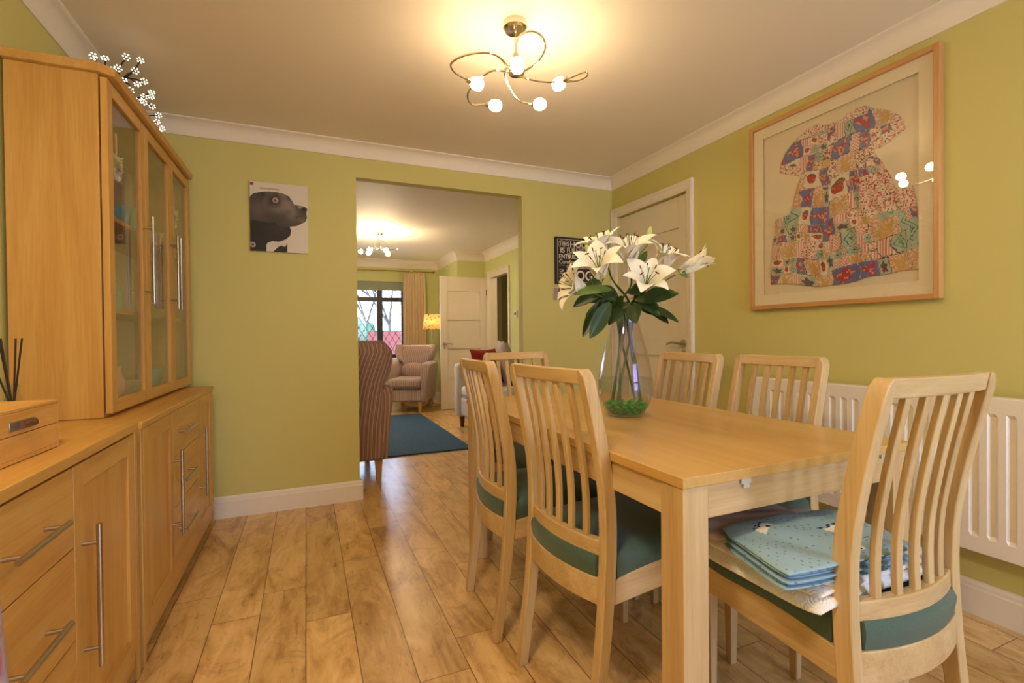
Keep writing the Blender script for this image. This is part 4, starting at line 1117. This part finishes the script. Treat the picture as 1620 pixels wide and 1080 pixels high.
# stems: label, foot in the vase (dx, dy), flower centre, axis, length, openness, leaves [(px,py,dy, dir, L, w, bend, mat)]
stems = [
 ('front lily open towards the viewer, right of centre with drooping lower petals', (-.035, -.01), P(1020, 452, -.07), D(.10, .62, .80), .115, .95, 1.2, [(1005, 474, -.05, D(.75, .12, .3), .13, .026, -.12, 'leaf'), (1000, 482, -.06, D(.10, -.35, .8), .10, .024, -.5, 'leaf')]),
 ('topmost lily opening upwards above the middle of the bouquet', (.02, .02), P(997, 414, -.02), D(-.04, .90, .45), .125, .85, 2.1, [(1012, 420, 0, D(.4, .8, .1), .05, .012, 0, 'leaf2'), (996, 478, -.03, D(-.5, -.45, .6), .12, .025, -.3, 'leaf')]),
 ('lily left of centre facing the viewer in front of the sign edge', (.045, -.01), P(950, 432, -.06), D(-.10, .72, .66), .115, .90, 3.3, [(968, 458, -.06, D(-.85, .02, .5), .125, .019, -.3, 'leaf2'), (966, 478, -.06, D(-.5, -.72, .4), .13, .024, -.35, 'leaf')]),
 ('lowest lily on the left, drooping with curled cream petals', (.05, .02), P(929, 452, -.02), D(-.80, .30, .5), .105, .92, .4, [(955, 462, -.01, D(-.75, -.25, .4), .11, .022, -.3, 'leaf'), (950, 475, -.02, D(-.45, -.85, .3), .125, .017, -.2, 'leaf')]),
 ('lily at the right rear standing upright behind the front bloom', (-.05, .03), P(1040, 424, .03), D(.38, .85, .35), .118, .72, 5.0, [(1016, 478, .02, D(.5, -.35, .2), .11, .018, -.3, 'leaf')]),
 ('half open lily reaching far out to the right of the bouquet', (-.055, .0), P(1073, 424, .0), D(.86, .48, .12), .115, .36, 1.7, [(1072, 426, 0, D(.75, -.5, .3), .045, .009, -.5, 'leaf2'), (1022, 484, -.01, D(.82, -.30, .3), .115, .016, -.35, 'leaf')]),
 ('lily at the upper left with petals rising beside the topmost bloom', (.03, .04), P(960, 408, .03), D(-.30, .88, .35), .120, .75, .9, [(955, 440, .02, D(-.4, -.2, .3), .09, .018, -.4, 'leaf')]),
]
for i, (lab, ft, fc, ax, L, opn, seed, lv) in enumerate(stems):
    fc = fc-Vector((0, 0, .020))
    foot = Vector((VX, VY, 0))+SIDE*ft[0]*-1+CAMDIR*ft[1]; foot.z = VZ+.058
    st = thing('lily_stem', 'white '+lab, 'flower', tuple(foot), 0, GLI)
    o0 = Vector(st.location)
    neck = RIM+SIDE*((i-3)*.009)+CAMDIR*(.02*((i % 3)-1)); neck.z = VZ+.345
    m1 = neck+Vector((0, 0, .05))+(fc-neck)*.15
    path = spline([foot-o0, (foot.lerp(neck, .5))-o0, neck-o0, m1-o0, (fc-ax*.07)-o0, (fc-ax*.008)-o0], 6)
    MB().tube(path, [.0042]*(len(path)-8)+[.0032]*8, 8).build('stem', M['stem'], st, smooth=True)
    lily(st, fc-o0, ax, L*1.30, opn, seed, curl=.80 if i != 5 else .35, width=.033 if i != 5 else .027)
    for (px, py, dy, dr_, LL, ww, bend, mt) in lv: leaf(st, P(px, py, dy)-o0, dr_, LL*1.2, ww*1.25, bend, mt, random.Random(px).uniform(-.5, .5))
    if i in (1, 3):   # a closed bud
        bp = (P(1027, 372, 0) if i == 1 else P(932, 400, 0))-o0; bd = D(.15, 1, 0) if i == 1 else D(-.35, .95, 0)
        b = MB(); b.tube([bp-bd*.035, bp-bd*.02, bp, bp+bd*.02, bp+bd*.034], [.004, .009, .012, .009, .002], 10); b.build('bud', M['petalgreen'], st, smooth=True)
        b = MB(); b.tube(spline([fc-ax*.05-o0, (fc-o0).lerp(bp, .5)-bd*.02, bp-bd*.035], 5), .0022, 6); b.build('bud_stalk', M['stem'], st, smooth=True)
# dense foliage at the vase neck, on the middle stem
mid = bpy.data.objects['lily_stem']; o0 = Vector(mid.location); rnd = random.Random(9)
for k in range(14):
    a = k*.47-.3; rr_ = cos(a*1.0)
    leaf(mid, P(990+16*rr_, 478-5*(k % 4), -.02+.03*sin(k*1.7))-o0, D(rr_*.9, -.05+.45*sin(k*2.3), .35*sin(k*1.1)), .085+.02*(k % 3), .024, -.25, 'leaf', .6*sin(k*3.1))

# ------------------------------------------------------------------ folded cloths on the near chair
def puffy(name, x0, x1, y0, y1, z0, z1, mat, parent, seed=0, n=4.5, wob=.004, sag=0.0, vcol=None, skew=0.0):
    """a folded slab of cloth with a rounded rim; grid top and bottom joined at the edge"""
    bm = bmesh.new(); lay = bm.loops.layers.float_color.new('Col'); N = 84; sides = []
    cx_, cy_ = (x0+x1)/2, (y0+y1)/2; hx, hy = (x1-x0)/2, (y1-y0)/2; zm, hz = (z0+z1)/2, (z1-z0)/2
    for sg_ in (1, -1):
        V = []
        for i in range(N+1):
            r = []
            for j in range(N+1):
                u, v = -cos(pi*i/N), -cos(pi*j/N); e = (max(0, 1-abs(u)**(n*3))*max(0, 1-abs(v)**(n*3)))**.5
                rx = 1-.05*abs(v)**6; ry = 1-.06*abs(u)**6
                w = wob*(sin(u*3.1+seed)*cos(v*2.3+seed*2)+.5*sin(u*7+v*5+seed))
                x = cx_+hx*u*rx+skew*v*hy; y = cy_+hy*v*ry
                z = zm+sg_*hz*e+w*(1 if sg_ > 0 else .3)*e-sag*max(0, -u)**6
                r.append(bm.verts.new((x, y, z)))
            V.append(r)
        sides.append(V)
        for i in range(N):
            for j in range(N):
                f = bm.faces.new((V[i][j], V[i+1][j], V[i+1][j+1], V[i][j+1]))
                if vcol:
                    q = V[i][j].co; c = vcol(q.x, q.y, sg_)
                    for lp in f.loops: lp[lay] = (*c, 1)
    bmesh.ops.remove_doubles(bm, verts=bm.verts, dist=.0004); bmesh.ops.recalc_face_normals(bm, faces=bm.faces)
    me = bpy.data.meshes.new(name); bm.to_mesh(me); bm.free(); me.materials.append(mat); me.shade_smooth()
    o = bpy.data.objects.new(name, me); COL.objects.link(o); o.parent = parent; return o
tw_ = thing('quilted_blanket', 'folded white quilted blanket on the foreground chair seat', 'blanket', (1.172, .812, .495), 0)
puffy('blanket_fold', -.246, .185, -.182, .17, -.004, .034, M['towel'], tw_, 1, 3, .003, .022)
puffy('blanket_fold', -.236, .180, -.176, .165, .022, .052, M['towel'], tw_, 3, 3, .003, .014)
b = MB(); b.tube(spline([(-.205, -.155, .046), (-.17, -.172, .040), (-.155, -.180, .022), (-.158, -.178, .006)], 6), [.004, .007, .009, .011, .012, .013, .014, .014, .014, .014, .014, .014, .013, .012, .011, .010, .009, .008, .007], 10)
b.build('folded_corner', M['towel'], tw_, smooth=True)
_lw = Vector((1.065, .742, .546))
def cloth_col(x, y, sg_):
    c = lin(S(148, 182, 206)); gx, gy = x/.0105, y/.0105; i, j = floor(gx), floor(gy)
    if (gx-i-.5)**2+(gy-j-.5)**2 < .035 and (i+j) % 2 and hsh(i, j, 4) > .3: c = lin(S(112, 124, 144))
    for cx_, cy_, rot in ((.075, .012, .1), (-.085, .062, .5), (.01, -.078, -.2)):
        dx_, dy_ = x-cx_, y-cy_; a_, b_ = dx_*cos(rot)+dy_*sin(rot), -dx_*sin(rot)+dy_*cos(rot)
        if abs(a_) < .028 and abs(b_) < .011: c = lin(S(236, 236, 238))
        if abs(a_) < .03 and .009 < b_ < .019 and floor(a_/.0045) % 2: c = lin(S(36, 40, 84))
        if ((a_-.012)/.008)**2+((b_+.006)/.0045)**2 < 1: c = lin(S(40, 46, 44))
    if abs(y+.072-.02*sin(x*22)) < .0022 and -.06 < x < .13 and floor(x/.008) % 3: c = lin(S(96, 60, 52))
    return c
bc = thing('folded_blue_cloth', 'pale blue patterned cloth folded in layers on top of the white blanket', 'cloth', tuple(_lw), radians(-5))
for k, (dx_, dy_) in enumerate(((0, 0), (.006, .004), (.002, -.003), (.010, .003), (.004, .001))):
    puffy('cloth_layer', -.190+dx_, .178-dx_, -.112+dy_, .112, .0005+k*.0066, .0062+k*.0066, M['vcolcloth'], bc, k*1.7, 6, .0006, 0, cloth_col, .18)
puffy('cloth_top', -.186, .185, -.118, .125, .033, .044, M['vcolcloth'], bc, 2.2, 5, .0045, .004, cloth_col, .18)
o = puffy('folded_muslin', -.16, .16, -.055, .055, 0, .03, M['beige'], None, 1, 3, .004); o.location = (1.05, .925, .548); tag(o, 'lilac grey checked cloth tucked behind the blue cloth under the table edge', 'cloth')

# ------------------------------------------------------------------ lounge furniture
def armchair(label, loc, rz, mat, HB=1.03):
    t = thing('armchair', label, 'armchair', loc, rz, 'striped armchairs in the lounge')
    # local: faces +Y; width x, origin at floor centre
    def slab(name, ring_list, m=mat, sub=2):
        return MB().loft(ring_list).build(name, M[m], t, sub=sub, smooth=True)
    # seat base
    def rr(x0, x1, y0, y1, z): return [(x0, y0, z), (x1, y0, z), (x1, y1, z), (x0, y1, z)]
    box('base', (-.27, -.32, .15), (.27, .33, .34), M[mat], t, .03)
    box('seat_cushion', (-.235, -.22, .34), (.235, .37, .475), M[mat], t, .045)
    for s in (-1, 1):    # arms flare outwards towards the top front
        rings = []
        for z, xi, xr, xf, y0, y1 in ((.15, .23, .27, .29, -.36, .33), (.36, .225, .285, .32, -.37, .35), (.54, .22, .305, .36, -.38, .37), (.63, .22, .315, .385, -.38, .375), (.675, .235, .315, .385, -.37, .36), (.70, .26, .295, .35, -.36, .31)):
            rings.append([(s*xi, y0, z), (s*xr, y0, z), (s*(xr*.45+xf*.55), (y0+y1)/2, z), (s*xf, y1, z), (s*(xi+.02), y1, z), (s*xi, (y0+y1)/2, z)])
        MB().loft(rings).build('arm', M[mat], t, bevel=.022, smooth=True, seg=4)
        rings = []
        for z, xo, d in ((.66, .225, .10), (.72, .255, .17), (.80, .285, .20), (.88, .300, .19), (.95, .295, .15), (HB-.05, .275, .10), (HB-.015, .24, .05)):
            z = min(z, HB-.015) if z < HB-.05 else z
            y = -.40-.10*(z-.66)/.37
            rings.append([(s*(xo-.09), y, z), (s*xo, y+.01, z), (s*(xo+.004), y+d+.06, z), (s*(xo-.055), y+d+.07, z)])
        MB().loft(rings).build('wing', M[mat], t, bevel=.024, smooth=True, seg=4)
    rings = []
    for z, y, d, w in ((.15, -.36, .06, .25), (.4, -.37, .12, .25), (.64, -.40, .15, .235), (.74, -.42, .16, .24), (.86, -.455, .16, .26), (HB-.08, -.485, .15, .265), (HB-.02, -.475, .12, .25), (HB, -.45, .06, .22)):
        rings.append([(-w, y, z), (0, y-.01, z), (w, y, z), (w, y+d, z), (0, y+d-.01, z), (-w, y+d, z)])
    MB().loft(rings).build('backrest', M[mat], t, bevel=.03, smooth=True, seg=4)
    for sx in (-1, 1):
        for sy in (-1, 1):
            b = MB(); x, y = sx*.215, sy*.28
            b.hexa(rr(x-.018, x+.018, y-.018, y+.018, 0), rr(x-.028, x+.028, y-.028, y+.028, .16)); b.build('leg', M['cabZ'], t, bevel=.003)
    return t
armchair('brown striped armchair seen from behind beside the wall opening', (.262, 3.98, 0), radians(2), 'stripe')
a2 = armchair('grey brown striped armchair facing the viewer below the leaded window', (1.39, 7.02, 0), radians(180-28), 'stripe_pale', .93)
b = MB(); b.ball((0, 0, 0), .1, 3, (1.9, .55, 1.15)); o = b.build('lumbar_cushion', M['stripe_pale'], a2, smooth=True); o.location = (0, -.16, .56)

tag(box('blue_rug', (-.35, 4.30, .0005), (1.42, 6.55, .014), M['rug'], bevel=.004), 'dark blue rectangular pile rug on the lounge floor', 'rug')

sf = thing('sofa', 'pale grey white sofa against the lounge right wall, mostly behind the chairs', 'sofa', (0, 0, 0))
sx0, sx1, sy0, sy1 = 1.60, 2.46, 3.85, 5.52
box('base', (sx0+.04, sy0+.02, .13), (sx1, sy1-.12, .36), M['sofa'], sf, .035)
for y0 in (sy0+.18, (sy0+sy1)/2): box('seat_cushion', (sx0+.02, y0, .36), (sx1-.25, y0+.64, .49), M['sofa'], sf, .045)
box('backrest', (sx1-.24, sy0+.02, .36), (sx1, sy1-.02, .84), M['sofa'], sf, .06)
box('arm', (sx0, sy1-.15, .12), (sx1-.01, sy1, .74), M['sofa'], sf, .035)
box('arm', (sx0, sy0, .12), (sx1-.01, sy0+.15, .60), M['sofa'], sf, .035)
for x in (sx0+.07, sx1-.09):
    for y in (sy0+.06, sy1-.09):
        b = MB(); b.hexa([(x-.018, y-.018, 0), (x+.018, y-.018, 0), (x+.018, y+.018, 0), (x-.018, y+.018, 0)], [(x-.028, y-.028, .135), (x+.028, y-.028, .135), (x+.028, y+.028, .135), (x-.028, y+.028, .135)]); b.build('leg', M['darkleg'], sf, bevel=.002)
def cushion(name, mat, loc, rot, label, s=.22):
    b = MB(); N = 12; top = []; bot = []
    for sg_ in (1, -1):
        rows = []
        for i in range(N+1):
            r = []
            for j in range(N+1):
                u, v = i/N*2-1, j/N*2-1; k = (1-u*u)**.5*(1-v*v)**.5; pin = 1-.06*(1-(1-u*u))*(1-(1-v*v))
                r.append((u*s*(1-.07*(1-v*v)*abs(u)), v*s*(1-.07*(1-u*u)*abs(v)), sg_*.075*k**.7))
            rows.append(r)
        b.grid(rows)
    bmesh.ops.remove_doubles(b.bm, verts=b.bm.verts, dist=.0005)
    o = b.build(name, mat, smooth=True); o.location = loc; o.rotation_euler = rot; tag(o, label, 'cushion'); return o
cushion('scatter_cushion', M['red'], (1.92, 5.24, .71), (radians(70), 0, radians(25)), 'dark red cushion on the sofa, seen through the chair backs', .21)
cushion('scatter_cushion', M['beige'], (2.10, 5.05, .76), (radians(72), 0, radians(75)), 'large beige cushion on the sofa next to the red one', .26)

fl = thing('floor_lamp', 'lit floor lamp with a flowered cream shade behind the lounge door', 'lamp', (1.78, 7.28, 0))
MB().lathe([(.12, 0), (.12, .012), (.09, .022), (.02, .03), (.012, .05)], 28).build('base', M['brass'], fl, smooth=True)
MB().tube([(0, 0, .04), (0, 0, 1.28)], .008, 10).build('pole', M['steel'], fl, smooth=True)
t_ = NT('lit_flowered_shade'); n_ = t_.n('ShaderNodeTexVoronoi'); n_.inputs['Scale'].default_value = 22; t_.l(t_.coords(), n_.inputs['Vector'])
c_ = t_.ramp(n_.outputs['Distance'], [(.20, S(150, 130, 60)), (.32, S(255, 236, 190))])
d_ = t_.n('ShaderNodeBsdfTranslucent'); t_.l(c_, d_.inputs[0]); e_ = t_.n('ShaderNodeBsdfDiffuse'); t_.l(c_, e_.inputs[0])
m_2 = t_.n('ShaderNodeMixShader'); m_2.inputs[0].default_value = .35; t_.l(d_.outputs[0], m_2.inputs[1]); t_.l(e_.outputs[0], m_2.inputs[2]); t_.l(m_2.outputs[0], t_.out.inputs[0])
b = MB(); b.lathe([(.14, 1.165), (.115, 1.395)], 32, cap=False); b.build('lamp_shade', t_.m, fl, solid=.001, smooth=True)
bl = MB().ball((0, 0, 1.27), .028, 2).build('light_bulb', emit('warm_bulb', (1, .74, .42), 160), fl, smooth=True)

# curtain and rod
b = MB(); N = 90; rows = []
for z, k in ((.05, 1.0), (.7, 1.0), (1.5, .98), (2.0, .95), (2.07, .9), (2.09, .9)):
    rows.append([(1.44+.38*(i/N-.5)*k+.38*.5, 7.84+.028*sin(i/N*2*pi*8)*(1 if z < 2 else .6), z) for i in range(N+1)])
cu = b.grid(rows).build('curtain', M['curtain'], solid=.003, smooth=True); tag(cu, 'beige pleated curtain hanging at the right side of the lounge window', 'curtain')
cr_ = thing('curtain_rod', 'thin brass curtain rod above the lounge window', 'curtain rod', (0, 7.84, 2.115))
MB().tube([(-.8, 0, 0), (1.93, 0, 0)], .009, 10).build('rod', M['brass'], cr_, smooth=True)
MB().ball((1.95, 0, 0), .02, 2).build('finial', M['brass'], cr_, smooth=True)
MB().tube([(1.88, 0, 0), (1.88, .109, 0)], .006, 8).build('bracket', M['brass'], cr_, smooth=True)

# pink and grey throw at the very left edge, hanging over a chair arm beside the viewer
t_ = NT('pink_grey_wool'); n_ = t_.noise(t_.coords(), 60, 4, .7)
c_ = t_.ramp(t_.noise(t_.coords((1, 1, 1)), 9, 3), [(.42, S(178, 60, 84)), (.5, S(170, 150, 160)), (.6, S(140, 140, 160))])
M['wool'] = t_.pbr(c_, .95, 0, t_.bump(n_, .8, .004))
b = MB(); rows = []
for i in range(26):
    f = i/25; row = []
    for j in range(21):
        g = j/20*2*pi; z = .955*(1-f)+.003; rad = .050*min(1, f*14+.1)+.016*min(1, f*3)+.01*f
        row.append((-.290+rad*cos(g)*(1+.06*sin(g*5+f*4)), .50+rad*.9*sin(g)*(1+.06*sin(g*4+f*6)), z))
    rows.append(row)
b.grid(rows)
o = b.build('wool_throw', M['wool'], solid=.008, smooth=True); tag(o, 'pink and grey woolly throw hanging in folds at the extreme left edge', 'throw')

# fill light without a fitting, added in the hall beyond the open lounge door
l = bpy.data.lights.new('hall_fill', 'POINT'); l.energy = 5; l.color = (1, .8, .58); l.shadow_soft_size = .06
o = bpy.data.objects.new('hall_fill', l); COL.objects.link(o); o.location = (2.9, 5.6, 2.1)
